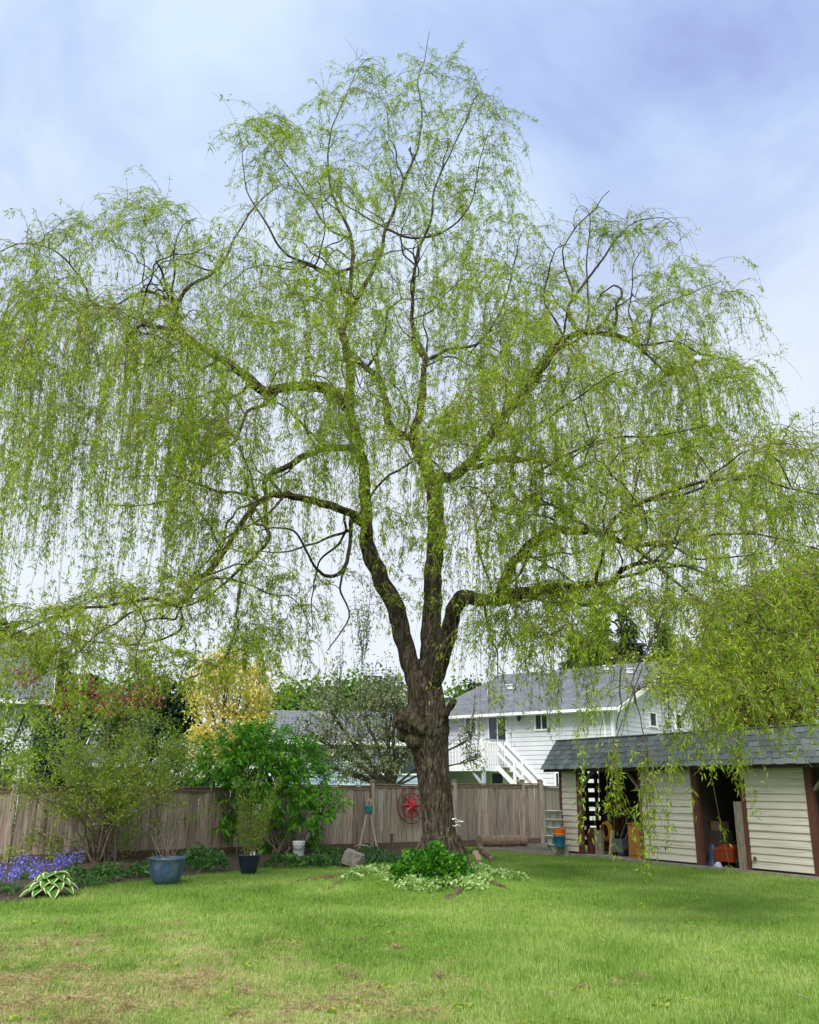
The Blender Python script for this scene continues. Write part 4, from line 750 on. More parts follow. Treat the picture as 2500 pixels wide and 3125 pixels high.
for vx, vy, Y, L in ((1362, 1575, 11.2, 1.75), (1366, 1600, 11.15, 1.2), (1358, 1560, 11.2, 1.35), (1365, 1635, 11.1, .8), (1368, 1640, 11.1, 1.45), (1292, 1580, 11.3, 1.05), (1290, 1610, 11.2, .7), (1296, 1560, 11.3, .8), (1554, 1565, 11.0, .9), (1550, 1595, 11.0, .7), (1558, 1550, 11.0, .6), (1640, 1520, 10.9, .5), (1480, 1520, 11.2, .6), (1225, 1500, 13, .5), (1450, 1540, 11.2, .45)):
    for q_ in range(3): SO.append(P(vx + RNG.normal() * 4, vy + RNG.normal() * 8, Y)); SDr.append(norm((RNG.normal() * .25, RNG.normal() * .25, -1))); SLn.append(L * RNG.uniform(.6, 1.05)); SLf.append(.9); SK.append(1.0)
SO = np.array(SO); SDr = np.array(SDr); SLn = np.array(SLn); SLf = np.array(SLf); SK = np.array(SK); NSt = len(SO)
STEPS = 26; ds = (SLn / STEPS)[:, None]; path = np.empty((NSt, STEPS + 1, 3)); path[:, 0] = SO; d_ = SDr.copy()
wob = RNG.normal(size=(NSt, 3)) * .10
for k in range(STEPS):
    path[:, k + 1] = path[:, k] + d_ * ds; d_ = d_ + np.array([0, 0, -1.0]) * (1.9 * SK[:, None] * np.clip(SLn[:, None] * .42, .55, 1) * ds / (.35 + .12 * SLn[:, None])) + wob * ds + RNG.normal(size=(NSt, 3)) * .06
    d_ /= np.linalg.norm(d_, axis=1)[:, None]
ob('branches', npmesh('branches', np.vstack(tv), quads=np.vstack(tq)), M_BRANCH, wil, smooth=True, kind='stuff'); tv.clear(); tq.clear(); tn = 0
# strands stop above the lawn and the shed
low = np.clip(path[:, :, 2], 0.35, None); path[:, :, 2] = low
for s in range(NSt): add_tube(path[s, ::2], np.linspace(.0056, .0022, STEPS // 2 + 1), 3)
ob('hanging_twigs', npmesh('hanging_twigs', np.vstack(tv), quads=np.vstack(tq)), M_TWIG, wil, smooth=True, kind='stuff')
# leaves along the strands, in uneven bunches
per_m = 84; cnt = RNG.poisson(SLn * per_m * SLf); sid = np.repeat(np.arange(NSt), cnt); u = RNG.random(len(sid))
u = .03 + .97 * u; gl = .14; cc_ = np.floor(u * SLn[sid] / gl); hsh = _hash(cc_.astype(np.int64), sid.astype(np.int64), 5); u = np.clip((cc_ + .5 + (RNG.random(len(u)) - .5) * .45) * gl / SLn[sid], .02, .999); keep = (np.sin(u * SLn[sid] * 7 + sid * 1.7 + 2 * np.sin(u * SLn[sid] * 2.3 + sid)) * .5 + .5) ** 1.2 * .85 + .15 > hsh * .75 + .25 * RNG.random(len(sid)); sid = sid[keep]; u = u[keep]
f = u * STEPS; k = np.minimum(f.astype(int), STEPS - 1); w_ = (f - k)[:, None]; pos = path[sid, k] * (1 - w_) + path[sid, k + 1] * w_; tg = path[sid, k + 1] - path[sid, k]; tg /= np.linalg.norm(tg, axis=1)[:, None] + 1e-9
n = len(pos); pos += RNG.normal(size=(n, 3)) * .03; dirs = tg * .6 + unit3(n) * .9 + np.array([0, 0, -.25])
ob('foliage', leaves_mesh(pos, dirs, RNG.uniform(.045, .13, n) * np.interp(pos[:, 1], [10, 14], [.72, 1]), RNG.uniform(.013, .026, n) * np.interp(pos[:, 1], [10, 14], [.72, 1]), RNG.random(n), fold=.15, bend=.12), M_WLEAF, wil, kind='stuff')
import sys; sys.stderr.write('willow %d %d\n' % (NSt, n))
# ---------------------------------------------------------------- trees beyond the fence
L_CON = leafmat('conifer_needles', [(.25, (0.008, 0.022, 0.012)), (.55, (0.02, 0.045, 0.02)), (.8, (0.04, 0.075, 0.03))], .1, .7, .4)
L_MID = leafmat('mid_green_leaf', [(.25, (0.035, 0.085, 0.012)), (.55, (0.08, 0.16, 0.02)), (.8, (0.16, 0.24, 0.04))], .35, .55, .5)
L_OLIVE = leafmat('olive_green_leaf', [(.25, (0.07, 0.08, 0.012)), (.55, (0.14, 0.15, 0.02)), (.8, (0.22, 0.21, 0.035))], .35, .55, .5)
L_YEL = leafmat('yellow_leaf', [(.25, (0.38, 0.33, 0.07)), (.55, (0.54, 0.48, 0.14)), (.8, (0.62, 0.58, 0.25))], .4, .6, .8)
L_PEAR = leafmat('grey_green_leaf', [(.25, (0.06, 0.085, 0.03)), (.55, (0.13, 0.17, 0.065)), (.8, (0.24, 0.27, 0.13))], .3, .6, .8)
L_BLOS = leafmat('pale_blossom', [(.25, (0.40, 0.46, 0.26)), (.55, (0.58, 0.60, 0.45)), (.8, (0.72, 0.70, 0.62))], .3, .6, 1)
L_RED = leafmat('red_brown_leaf', [(.25, (0.09, 0.025, 0.02)), (.6, (0.20, 0.06, 0.04)), (.8, (0.28, 0.11, 0.06))], .3, .6, .8)
L_BRIGHT = leafmat('bright_green_leaf', [(.25, (0.025, 0.10, 0.008)), (.55, (0.075, 0.235, 0.017)), (.82, (0.20, 0.40, 0.04))], .35, .4, 1.2)
L_SHRUB = leafmat('yellow_green_shrub_leaf', [(.25, (0.07, 0.13, 0.014)), (.55, (0.18, 0.26, 0.028)), (.8, (0.33, 0.40, 0.07))], .5, .5, .9)
L_VAR = leafmat('variegated_leaf', [(.25, (0.09, 0.21, 0.03)), (.55, (0.24, 0.36, 0.10)), (.8, (0.46, 0.54, 0.26))], .3, .5, 2)
L_DKG = leafmat('dark_ground_leaf', [(.25, (0.018, 0.055, 0.012)), (.55, (0.042, 0.12, 0.022)), (.8, (0.095, 0.20, 0.04))], .3, .45, 2)

def conifer(vx, vtop, Y, rad, label, name='conifer', mat=None, group=None, col=False):
    top = P(vx, vtop, Y); h = top[2]; base = np.array([top[0], Y, 0]); root = thing(name, label, 'tree', base, group)
    MB().tube([base - (0, 0, .2), base + (0, 0, h * .5), base + (0, 0, h * .97)], [.02 * h, .012 * h, .003 * h], 8).build('trunk', M_DKSTEM, root, True)
    A = []; D = []; z = h * (.03 if col else .1); 
    while z < h:
        f = z / h; R = rad * ((1 - f) ** .8 if not col else min(1, (1 - f) * 4) ** .5 * (.85 + .15 * sin(z * 4))) + .08
        nb_ = max(5, int(9 * (R / rad) ** .5) + 2)
        for k in range(nb_):
            az = RNG.uniform(0, 2 * pi); L = R * RNG.uniform(.65, 1.12); n = max(10, int(L * 30)); u = RNG.random(n) ** .7
            p = base + np.outer(u * L, [cos(az), sin(az), 0]) + np.column_stack([np.zeros(n), np.zeros(n), z + (u * L) * RNG.uniform(-.35, .1) + (u ** 2) * L * .12])
            p += RNG.normal(size=(n, 3)) * (.10 * L * .5 + .05); A.append(p); D.append(np.tile([cos(az), sin(az), -.25], (n, 1)) + RNG.normal(size=(n, 3)) * .45)
        z += h * .022 + .12
    A = np.vstack(A); D = np.vstack(D); n = len(A)
    ob('crown', leaves_mesh(A, D, RNG.uniform(.3, .65, n) * (Y / 55) ** .5, RNG.uniform(.12, .24, n) * (Y / 55) ** .5, RNG.random(n), fold=.2, bend=.2), mat or L_CON, root, kind='stuff'); return root
def leafy(vlist, Y, base_v, label, mat, per=900, L=.16, W=.09, name='leafy_tree', cat='tree', group=None, stem=M_DKSTEM, r0=.16, extra=None, depth=.8, shoots=0, zb=0.0):
    """tree or shrub whose crown lobes are at view positions (x, y, half-width, half-height in px)"""
    base = np.array([P(base_v, 1600, Y)[0], Y, zb]); root = thing(name, label, cat, base, group); lobes = []; mb = MB()
    hub = base + (0, 0, max(.3, .35 * max(P(v_[0], v_[1], Y)[2] - zb for v_ in vlist)))
    mb.tube(catmull([base - (0, 0, .15), base * .5 + hub * .5 + (.05, 0, 0), hub], 4), np.linspace(r0, r0 * .75, 9), 9)
    for v_ in vlist:
        yy = Y + (v_[4] if len(v_) > 4 else RNG.uniform(-.5, .5)); c = P(v_[0], v_[1], yy); k = mpp(v_[1], yy); r = (v_[2] * k, max(v_[2], v_[3]) * k * depth, v_[3] * k); lobes.append((c, r))
        md = (hub + c) / 2 + RNG.normal(size=3) * .12 + (0, 0, .15); pts = catmull([hub - (0, 0, .1), md, c, c + (0, 0, r[2] * .6)], 5); mb.tube(pts, np.linspace(r0 * .55 * min(1, v_[2] / 48), r0 * .05, len(pts)), 6)
        for q_ in range(9):
            u = unit3(1)[0]; u[2] = abs(u[2]) * .8; e_ = c + u * np.array(r) * .85; s_ = pts[RNG.integers(4, len(pts))]; mb.tube(catmull([s_, (s_ + e_) / 2 + RNG.normal(size=3) * .08 * r[0], e_], 4), np.linspace(r0 * .16, r0 * .03, 9), 4, cap=False)
    for q_ in range(shoots):
        c, r = lobes[RNG.integers(0, len(lobes))]; a_ = c + unit3(1)[0] * np.array(r) * .5; e_ = a_ + np.array([RNG.normal() * .15, RNG.normal() * .15, RNG.uniform(1.2, 2.6)]); mb.tube(catmull([a_, (a_ + e_) / 2 + RNG.normal(size=3) * .05, e_], 4), np.linspace(.016, .005, 9), 4, cap=False)
        for w_ in range(5): lobes.append((a_ + (e_ - a_) * (.2 + .2 * w_), (.07, .07, .14)))
    mb.build('trunk', stem, root, True)
    ob('crown', lobes_leaves(lobes, per, L, W), mat, root, kind='stuff')
    if extra: ob('blossom', lobes_leaves([(c, np.array(r) * 1.02) for c, r in lobes], extra[1], extra[2], extra[2] * .9, inner=.6), extra[0], root, kind='stuff')
    return root
cl = ['dark conifer behind the white house, leftmost of the dark group', 'tallest dark conifer above the white house roof', 'dark conifer behind the house at the hanging bare branch', 'dark conifer furthest right above the white roof']
for (vx, vt, Y, r), lb in zip(((1215, 1330, 66, 3.2), (1258, 1268, 64, 3.4), (1318, 1275, 68, 3.6), (1390, 1310, 66, 3.6)), cl): conifer(vx, vt, Y, r, lb, 'dark_conifer', group='conifers behind the white house')
for (vx, vt, Y, r), lb in zip(((18, 1300, 48, 3.2), (62, 1325, 52, 3.0), (128, 1362, 50, 2.8), (200, 1415, 55, 2.6)), ('dark conifer at the far left edge, tallest there', 'conifer second from the left edge behind the fence', 'conifer third from the left edge behind the fence', 'smaller conifer right of the three at the left edge')): conifer(vx, vt, Y, r, lb, 'left_conifer', group='conifers at the left', mat=L_CON)
conifer(376, 1440, 33, .95, 'narrow dark green cypress left of the yellow tree', 'cypress', col=True)
conifer(1002, 1432, 75, 2.6, 'small far conifer above the left end of the white house roof', 'far_conifer')
for i, (vx, vy, rx, ry, Y, mt, lb) in enumerate(((600, 1500, 50, 45, 70, L_MID, 'far rounded green tree left of the blue house'), (665, 1490, 40, 40, 72, L_PEAR, 'far grey green tree above the blue house roof, left one'), (735, 1480, 45, 40, 74, L_MID, 'far green tree above the blue house roof, middle one'), (810, 1478, 45, 40, 72, L_PEAR, 'far grey green tree near the willow trunk'), (985, 1490, 35, 40, 76, L_MID, 'far green tree right of the willow trunk'))):
    leafy([(vx - rx * .4, vy + 10, rx * .7, ry * .8), (vx + rx * .35, vy + 6, rx * .7, ry * .8), (vx, vy - ry * .3, rx * .6, ry * .7)], Y, vx, lb, mt, 420, .55, .36, 'far_tree', group='far trees', r0=.25)
leafy([(480, 1405, 45, 45), (432, 1450, 40, 60), (545, 1440, 30, 45), (505, 1475, 50, 55), (460, 1545, 60, 50), (525, 1545, 45, 45), (430, 1580, 40, 40), (545, 1500, 25, 35)], 31, 478, 'bright yellow leaved tree behind the fence', L_YEL, 2400, .12, .085, 'yellow_tree', r0=.12)
leafy([(690, 1490, 60, 40), (650, 1540, 40, 40), (770, 1520, 60, 55), (830, 1500, 50, 50), (690, 1570, 60, 45), (760, 1590, 60, 45), (830, 1580, 50, 50), (680, 1605, 50, 28), (740, 1625, 50, 24), (800, 1622, 40, 24), (800, 1450, 50, 40), (880, 1560, 30, 40), (985, 1560, 25, 30), (1000, 1600, 22, 20)], 31.5, 825, 'grey green fruit tree with pale blossom behind the fence', L_PEAR, 1500, .10, .06, 'fruit_tree', r0=.17, extra=(L_BLOS, 160, .06), shoots=34)
leafy([(365, 1590, 40, 40), (400, 1625, 35, 30), (335, 1620, 35, 30), (420, 1585, 25, 30)], 27, 380, 'pale cream blossoming bush behind the fence', L_MID, 1300, .1, .065, 'blossom_bush', 'bush', r0=.06, extra=(L_BLOS, 700, .075))
leafy([(260, 1465, 50, 45), (320, 1450, 45, 50), (300, 1530, 60, 50), (230, 1540, 50, 45)], 34, 280, 'mid green leafy tree behind the left shrub', L_MID, 1500, .17, .11, 'green_tree', r0=.14)
leafy([(48, 1425, 22, 18), (175, 1450, 40, 30), (130, 1490, 26, 24), (310, 1465, 34, 24), (240, 1475, 30, 22)], 29, 150, 'reddish brown leaved tree behind the left shrub', L_RED, 1300, .15, .1, 'red_tree', r0=.1)
leafy([(1480, 1400, 70, 60), (1560, 1330, 80, 80), (1650, 1300, 80, 90), (1720, 1330, 60, 90), (1560, 1450, 90, 70), (1670, 1440, 90, 80), (1450, 1480, 50, 50), (1610, 1510, 90, 40), (1715, 1220, 50, 60)], 47, 1600, 'large olive green tree behind the shed roof', L_OLIVE, 900, .26, .15, 'olive_tree', r0=.3)
leafy([(1712, 880, 22, 35), (1722, 960, 30, 50), (1735, 1080, 40, 70), (1745, 1200, 40, 60)], 33, 1760, 'thin pale tree top at the right edge', L_PEAR, 130, .1, .06, 'pale_tree', r0=.05, extra=(L_BLOS, 50, .07))
leafy([(-20, 1460, 60, 50), (60, 1490, 35, 40), (85, 1560, 40, 35), (25, 1600, 50, 30), (-10, 1550, 40, 40)], 23.5, 0, 'small leafy green tree in front of the left house', L_MID, 1400, .12, .075, 'house_tree', r0=.09)

# ---------------------------------------------------------------- shrubs in front of the fence
# large twiggy shrub on the left
SY = 18.6; sb = np.append(G(207, 1822)[:2], .05); SY = sb[1]
shr = thing('twiggy_shrub', 'tall twiggy yellow green shrub with many bare stems at the left fence', 'shrub', sb); mb = MB(); tips = []
for k in range(50):
    vx = RNG.uniform(0, 405); vy = 1430 + 150 * (abs(vx - 215) / 190) ** 1.8 + 190 * RNG.random() ** 1.5; Y = SY + RNG.normal() * .9; e_ = P(vx, vy, Y); s_ = sb + np.array([RNG.normal() * .14, RNG.normal() * .12, 0])
    m1 = s_ + (e_ - s_) * .35 + np.array([-(e_ - s_)[0] * .14, 0, (e_ - s_)[2] * .12]); pts = catmull([s_, m1, s_ + (e_ - s_) * .72 + RNG.normal(size=3) * .08, e_], 6); r_ = RNG.uniform(.009, .024); mb.tube(pts, np.linspace(r_, .003, len(pts)), 5, cap=False)
    for j in range(7):
        a_ = pts[RNG.integers(len(pts) // 3, len(pts))]; b_ = a_ + np.array([RNG.normal() * .42, RNG.normal() * .4, RNG.uniform(-.35, .5)]); mb.tube([a_, (a_ + b_) / 2 + RNG.normal(size=3) * .04, b_], [.005, .004, .002], 3, cap=False); tips.append((a_, b_))
for pl in (((195, 1820), (168, 1760), (120, 1690), (80, 1640)), ((200, 1800), (185, 1740), (150, 1700), (140, 1680)), ((210, 1815), (240, 1740), (300, 1690), (370, 1660)), ((205, 1800), (230, 1700), (280, 1640), (330, 1600))):
    pts = catmull([P(x_, y_, SY - .25 - .1 * i) for i, (x_, y_) in enumerate(pl)], 6); mb.tube(pts, np.linspace(.028, .010, len(pts)), 6)
mb.build('stems', M_STEM, shr, True)
A = []
for a_, b_ in tips: n = RNG.integers(0, 105); u = RNG.random(n)[:, None]; A.append(a_ * (1 - u) + b_ * u + RNG.normal(size=(n, 3)) * .08)
A = np.vstack(A); n = len(A); ob('foliage', leaves_mesh(A, unit3(n) + (0, 0, .15), RNG.uniform(.055, .105, n), RNG.uniform(.022, .038, n), RNG.random(n), fold=.2), L_SHRUB, shr, kind='stuff')
# bright green big-leaved shrub
bs = np.append(G(590, 1806)[:2], .05); BY = bs[1] + .3
big = thing('bright_green_shrub', 'dense bright green broad leaved shrub against the fence', 'shrub', bs); mb = MB(); A = []; D = []
BL = [(470, 1590, 48, 38), (520, 1560, 55, 35), (575, 1565, 55, 40), (625, 1600, 50, 38), (545, 1620, 70, 45), (640, 1650, 45, 40), (600, 1680, 55, 40), (690, 1690, 32, 22), (650, 1710, 35, 25), (510, 1660, 45, 35), (560, 1600, 60, 45), (480, 1740, 18, 22), (575, 1750, 30, 35), (445, 1625, 28, 25)]
for (vx, vy, rx, ry) in BL:
    Y = BY + RNG.uniform(-.5, .2); c = P(vx, vy, Y); k = mpp(vy, Y); r = np.array([rx * k, .75 * max(rx, ry) * k, ry * k])
    pts = catmull([bs + RNG.normal(size=3) * (.1, .1, 0), (bs + c) / 2 + RNG.normal(size=3) * .15, c, c + (0, 0, r[2] * .5)], 5); mb.tube(pts, np.linspace(.022, .006, len(pts)), 6)
    nt_ = int(48 * (rx * ry) / 1800) + 14; tp, tu = shell_points(c, r, nt_, .5)
    for p_, u_ in zip(tp, tu):                         # compound leaf: leaflets fanning from a stalk
        ax_ = norm(u_ + np.array([0, -.25, .35]) + RNG.normal(size=3) * .3); sd_ = norm(np.cross(ax_, unit3(1)[0])); mb.tube([p_ - ax_ * .2, p_, p_ + ax_ * .22], [.004, .003, .002], 3, cap=False)
        for j in range(9):
            f = j / 8; A.append(p_ + ax_ * (.24 * f - .02)); D.append(ax_ * (.35 + .5 * f) + sd_ * (0 if j == 8 else (.9 if j % 2 else -.9)) + np.array([0, 0, -.35]))
mb.build('stems', M_STEM, big, True); A = np.array(A); D = np.array(D); n = len(A)
ob('foliage', leaves_mesh(A, D, RNG.uniform(.12, .19, n), RNG.uniform(.05, .075, n), RNG.random(n), fold=.2, bend=.2), L_BRIGHT, big, kind='stuff')
A = []
for vx, vy in ((522, 1622), (605, 1590), (470, 1605), (590, 1640), (650, 1612), (545, 1700)): A.append(P(vx, vy, BY - .75) + RNG.normal(size=(22, 3)) * .045)
A = np.vstack(A); ob('flower_heads', leaves_mesh(A, unit3(len(A)), .04, .035, RNG.random(len(A))), L_BLOS, big, kind='stuff')

# ---------------------------------------------------------------- pots and their plants
M_BLUEPOT = surf('blue_glaze', [(.3, (0.03, 0.06, 0.11)), (.5, (0.05, 0.10, 0.19)), (.7, (0.10, 0.16, 0.25))], 5, .3, .05, stains=((0.16, 0.17, 0.17), 2.2, .60), spec=.6)
M_NAVY = surf('navy_glaze', [(0.006, 0.008, 0.024), (0.015, 0.02, 0.05)], 6, .25, .03, spec=.6)
M_DRYTWIG = surf('dry_twig', [(0.16, 0.12, 0.09), (0.34, 0.28, 0.22)], 8, .9, 0)
def pot(name, label, c, r, h, mat, prof=None):
    t_ = thing(name, label, 'pot', c); pr = prof or [(.02, 0), (.62, 0), (.66, .03), (.78, .3), (.90, .62), (.97, .86), (1.0, .93), (1.04, .95), (1.04, 1.0), (.97, 1.0), (.95, .95), (.90, .84)]
    MB().lathe([(a_ * r, b_ * h) for a_, b_ in pr], c, 40).build('body', mat, t_, True)
    MB().lathe([(.001, h * .885), (.5 * r, h * .89), (.92 * r, h * .86)], c, 24).build('soil', M_SOIL, t_, True); return t_
pc = G(348 * 1, 1862); pc[2] = float(gz(pc[0], pc[1])); pr_ = (387 - 312) / 2 * mpp(1850, pc[1])
pot('blue_pot', 'large glazed blue pot with bare twigs at the lawn edge', pc, pr_, .44, M_BLUEPOT, [(.02, 0), (.55, 0), (.64, .04), (.80, .2), (.91, .45), (.96, .7), (.98, .9), (1.03, .93), (1.03, 1.0), (.96, 1.0), (.94, .94), (.88, .82)])
tw = thing('bare_twigs', 'dry bare twigs sticking up out of the blue pot', 'plant', pc + (0, 0, .38)); mb = MB()
for k in range(15):
    a_ = RNG.uniform(0, 6.28); L = RNG.uniform(.35, .85); s_ = pc + np.array([RNG.normal() * .08, RNG.normal() * .08, .38]); e_ = s_ + np.array([cos(a_) * .45 * L, sin(a_) * .4 * L, L]); pts = catmull([s_, (s_ + e_) / 2 + RNG.normal(size=3) * .05, e_], 4); mb.tube(pts, np.linspace(.006, .0025, 9), 4)
    for j in range(3): a2 = pts[RNG.integers(3, 9)]; mb.tube([a2, a2 + RNG.normal(size=3) * .10 + (0, 0, .08)], [.003, .0015], 3)
mb.build('twig_bundle', M_DRYTWIG, tw)
pn = G(523, 1842); pn[2] = float(gz(pn[0], pn[1])); rn_ = (547 - 500) / 2 * mpp(1830, pn[1])
pot('navy_pot', 'dark navy glazed pot holding a tall twiggy plant', pn, rn_, .36, M_NAVY)
bp = thing('potted_cane_plant', 'tall upright cane plant with small leaves in the navy pot', 'plant', pn + (0, 0, .3)); mb = MB(); A = []; D = []
for k in range(24):
    s_ = pn + np.array([RNG.normal() * .07, RNG.normal() * .07, .3]); a_ = RNG.uniform(0, 6.28); L = RNG.uniform(.75, 1.55); e_ = s_ + np.array([cos(a_) * .30 * L, sin(a_) * .26 * L, L]); pts = catmull([s_, s_ * .5 + e_ * .5 + np.array([cos(a_), sin(a_), 0]) * .06, e_], 6); mb.tube(pts, np.linspace(.008, .003, len(pts)), 5)
    for p_ in pts[3:]:
        for j in range(7): A.append(p_ + RNG.normal(size=3) * .05); D.append(unit3(1)[0] + (0, 0, .2))
mb.build('canes', surf('green_cane', [(0.17, 0.17, 0.05), (0.28, 0.26, 0.10)], 6, .6, 0), bp, True); n = len(A); ob('foliage', leaves_mesh(np.array(A), np.array(D), RNG.uniform(.04, .075, n), RNG.uniform(.016, .026, n), RNG.random(n), fold=.2), L_SHRUB, bp, kind='stuff')
for dx in (.05, .11):
    tg_ = MB().box(pn + (dx, -.10, .36), (.014, 0, .004), (0, .002, 0), (0, 0, .06)).build('plant_tag', M_TRIM); tag(tg_, 'small white plant tag in the navy pot, ' + ('left one' if dx < .1 else 'right one'), 'plant tag', 'plant tags')
# white bucket
bc = G(628, 1808); r_ = .145; M_WHP = surf('white_plastic', [(0.62, 0.64, 0.66), (0.76, 0.77, 0.78)], 4, .45, 0, stains=((0.35, 0.33, 0.28), 3, .62))
wb = thing('white_bucket', 'white plastic bucket with wire handle by the fence', 'bucket', bc)
MB().lathe([(.001, .0), (r_ * .88, 0), (r_ * .9, .02), (r_ * .97, .30), (r_ * 1.04, .305), (r_ * 1.04, .33), (r_ * .99, .335), (r_ * 1.05, .345), (r_ * 1.06, .40), (r_ * 1.02, .405), (r_, .40), (r_ * .9, .05)], bc, 32).build('body', M_WHP, wb, True)
MB().tube([bc + np.array([cos(a_) * r_ * 1.09, -abs(sin(a_)) * .04 - r_ * .72 * sin(a_) - .01, .35 - .15 * sin(a_)]) for a_ in np.linspace(0, pi, 15)], .004, 6).build('handle', M_BLACK, wb)

# ---------------------------------------------------------------- hosta, bluebells and other bed plants
def blade_leaf(mb, p, az, L, w, rise, droop, mat_rows=5):
    """broad arching leaf with a centre crease; returns outline rows (left, mid, right)"""
    rows = []; d = np.array([cos(az), sin(az), 0]); s = np.array([-sin(az), cos(az), 0])
    for i in range(mat_rows + 1):
        f = i / mat_rows; wd = w * (sin(pi * min(1, f * .93 + .07)) ** .8) * (1 - f * .15); c = p + d * (L * f) + np.array([0, 0, rise * f - droop * f * f]); rows.append((c - s * wd / 2 + (0, 0, wd * .12), c, c + s * wd / 2 + (0, 0, wd * .12)))
    return rows
M_HOSTA = leafmat('hosta_green', [(.2, (0.05, 0.13, 0.02)), (.8, (0.13, 0.26, 0.05))], .25, .4, 3); M_HOSTAE = leafmat('hosta_cream_edge', [(.2, (0.48, 0.55, 0.25)), (.8, (0.68, 0.70, 0.42))], .25, .4, 3)
hc = np.append(G(105, 1888)[:2], .03); ho = thing('hosta', 'variegated hosta with cream edged leaves at the front of the bed', 'plant', hc); hk = mpp(1870, hc[1])
for k in range(34):
    az = k * 2.39996 + RNG.uniform(-.2, .2); ring = k / 34; L = (.24 + .10 * ring) * RNG.uniform(.9, 1.15); p = hc + np.array([cos(az) * .16 * ring, sin(az) * .14 * ring, .27 * (1 - ring * .75)]); rows = blade_leaf(None, p, az, L, .22, .16 * (1 - ring * .4), .17 + .06 * ring, 6)
    lf = MB(); ed = MB()
    for a_, b_ in zip(rows[:-1], rows[1:]):
        i0 = [a_[1] + (a_[j] - a_[1]) * .68 for j in (0, 2)]; i1 = [b_[1] + (b_[j] - b_[1]) * .68 for j in (0, 2)]
        lf.add([i0[0], a_[1], b_[1], i1[0]], [(0, 1, 2, 3)]); lf.add([a_[1], i0[1], i1[1], b_[1]], [(0, 1, 2, 3)]); ed.add([a_[0], i0[0], i1[0], b_[0]], [(0, 1, 2, 3)]); ed.add([i0[1], a_[2], b_[2], i1[1]], [(0, 1, 2, 3)])
    lf.tube([hc + (0, 0, -.02), (hc + p) / 2 + (0, 0, .06), p], [.007, .006, .004], 4); l_ = lf.build('leaf', M_HOSTA, ho, True); ed.build('leaf_edge', M_HOSTAE, l_, True)
M_BELL = leafmat('bluebell_petal', [(.2, (0.085, 0.075, 0.34)), (.55, (0.16, 0.14, 0.52)), (.8, (0.28, 0.24, 0.66))], .25, .5, 3)
def bluebells(vx, vy, wv_, n_, lab, dep=.5):
    c = np.append(G(vx, vy)[:2], .02); r_ = wv_ * mpp(vy, c[1]); root = thing('bluebells', lab, 'flowers', c, 'bluebell clumps'); st = MB(); A = []; D = []; LA = []; LD = []
    for k in range(n_):
        p = c + np.array([RNG.uniform(-1, 1) * r_, RNG.uniform(-.5, .5) * dep * 2, 0]); H = RNG.uniform(.30, .46); ln = np.array([RNG.normal() * .07, RNG.normal() * .06, H]); pts = catmull([p, p + ln * .6, p + ln + (ln[0] * .5, 0, -.02)], 4); st.tube(pts, np.linspace(.005, .003, 9), 4)
        for j in range(13): f = RNG.uniform(.55, 1); q_ = p + ln * f; A.append(q_ + RNG.normal(size=3) * .016); D.append(unit3(1)[0] * .7 + (0, 0, -.6))
        for j in range(4): a_ = RNG.uniform(0, 6.28); LA.append(p); LD.append(np.array([cos(a_) * .6, sin(a_) * .6, .8]))
    st.build('stems', M_SG, root); n = len(A); ob('flowers', leaves_mesh(np.array(A), np.array(D), RNG.uniform(.03, .05, n), RNG.uniform(.02, .03, n), RNG.random(n), fold=.3), M_BELL, root, kind='stuff')
    n = len(LA); ob('foliage', leaves_mesh(np.array(LA), np.array(LD), RNG.uniform(.18, .36, n), RNG.uniform(.018, .03, n), RNG.random(n), fold=.2, bend=.5), L_DKG, root, kind='stuff')
M_SG = surf('green_stem', [(0.05, 0.10, 0.03), (0.10, 0.17, 0.05)], 6, .6, 0)
bluebells(15, 1885, 60, 52, 'violet bluebell clump at the left edge beside the hosta', .4); bluebells(75, 1858, 55, 40, 'violet bluebell clump behind the hosta', .3); bluebells(152, 1842, 20, 13, 'small violet bluebell clump at the foot of the twiggy shrub', .2)
def ground_leaves(name, lab, spots, n_, L, W, mat, h=.25, cat='plant', strap=False):
    c0 = np.append(G(*spots[0][:2])[:2], 0); root = thing(name, lab, cat, c0); A = []; D = []
    for (vx, vy, rx, dp) in spots:
        c = G(vx, vy); r_ = rx * mpp(vy, c[1]); n = int(n_ * r_ * dp * 5) + 20; u = RNG.uniform(-1, 1, n); w_ = RNG.uniform(-1, 1, n); k = u ** 2 + w_ ** 2 < 1; u = u[k]; w_ = w_[k]; z = (1 - (u ** 2 + w_ ** 2)) ** .5 * h * RNG.uniform(.35, 1.05, len(u))
        A.append(np.column_stack([c[0] + u * r_, c[1] + w_ * dp, z if not strap else np.zeros(len(u)) + .02])); D.append(np.column_stack([u, w_ - .2, np.full(len(u), .25 if not strap else 1.0)]) + unit3(len(u)) * (.7 if not strap else .45))
    A = np.vstack(A); D = np.vstack(D); n = len(A); ob('foliage', leaves_mesh(A, D, L * RNG.uniform(.6, 1.25, n), W * RNG.uniform(.7, 1.2, n), RNG.random(n), fold=.25, bend=.2 if not strap else .6), mat, root, kind='stuff'); return root
ground_leaves('leafy_clump', 'low dark green leafy clump right of the blue pot', [(420, 1828, 48, .5), (450, 1838, 30, .35), (390, 1838, 22, .3)], 420, .1, .07, L_DKG, .42)
ground_leaves('leafy_clump', 'dark leafy plant between shrub stems and blue pot', [(235, 1848, 28, .25), (285, 1850, 22, .25)], 500, .09, .06, L_DKG, .28)
ground_leaves('leafy_clump', 'dark green leafy ground plants below the white bucket', [(600, 1826, 40, .35), (660, 1828, 30, .3)], 420, .1, .07, L_DKG, .3)
ground_leaves('strap_plant', 'narrow strap leaved plant in front of the bucket', [(690, 1822, 40, .4)], 560, .42, .028, L_DKG, strap=True)
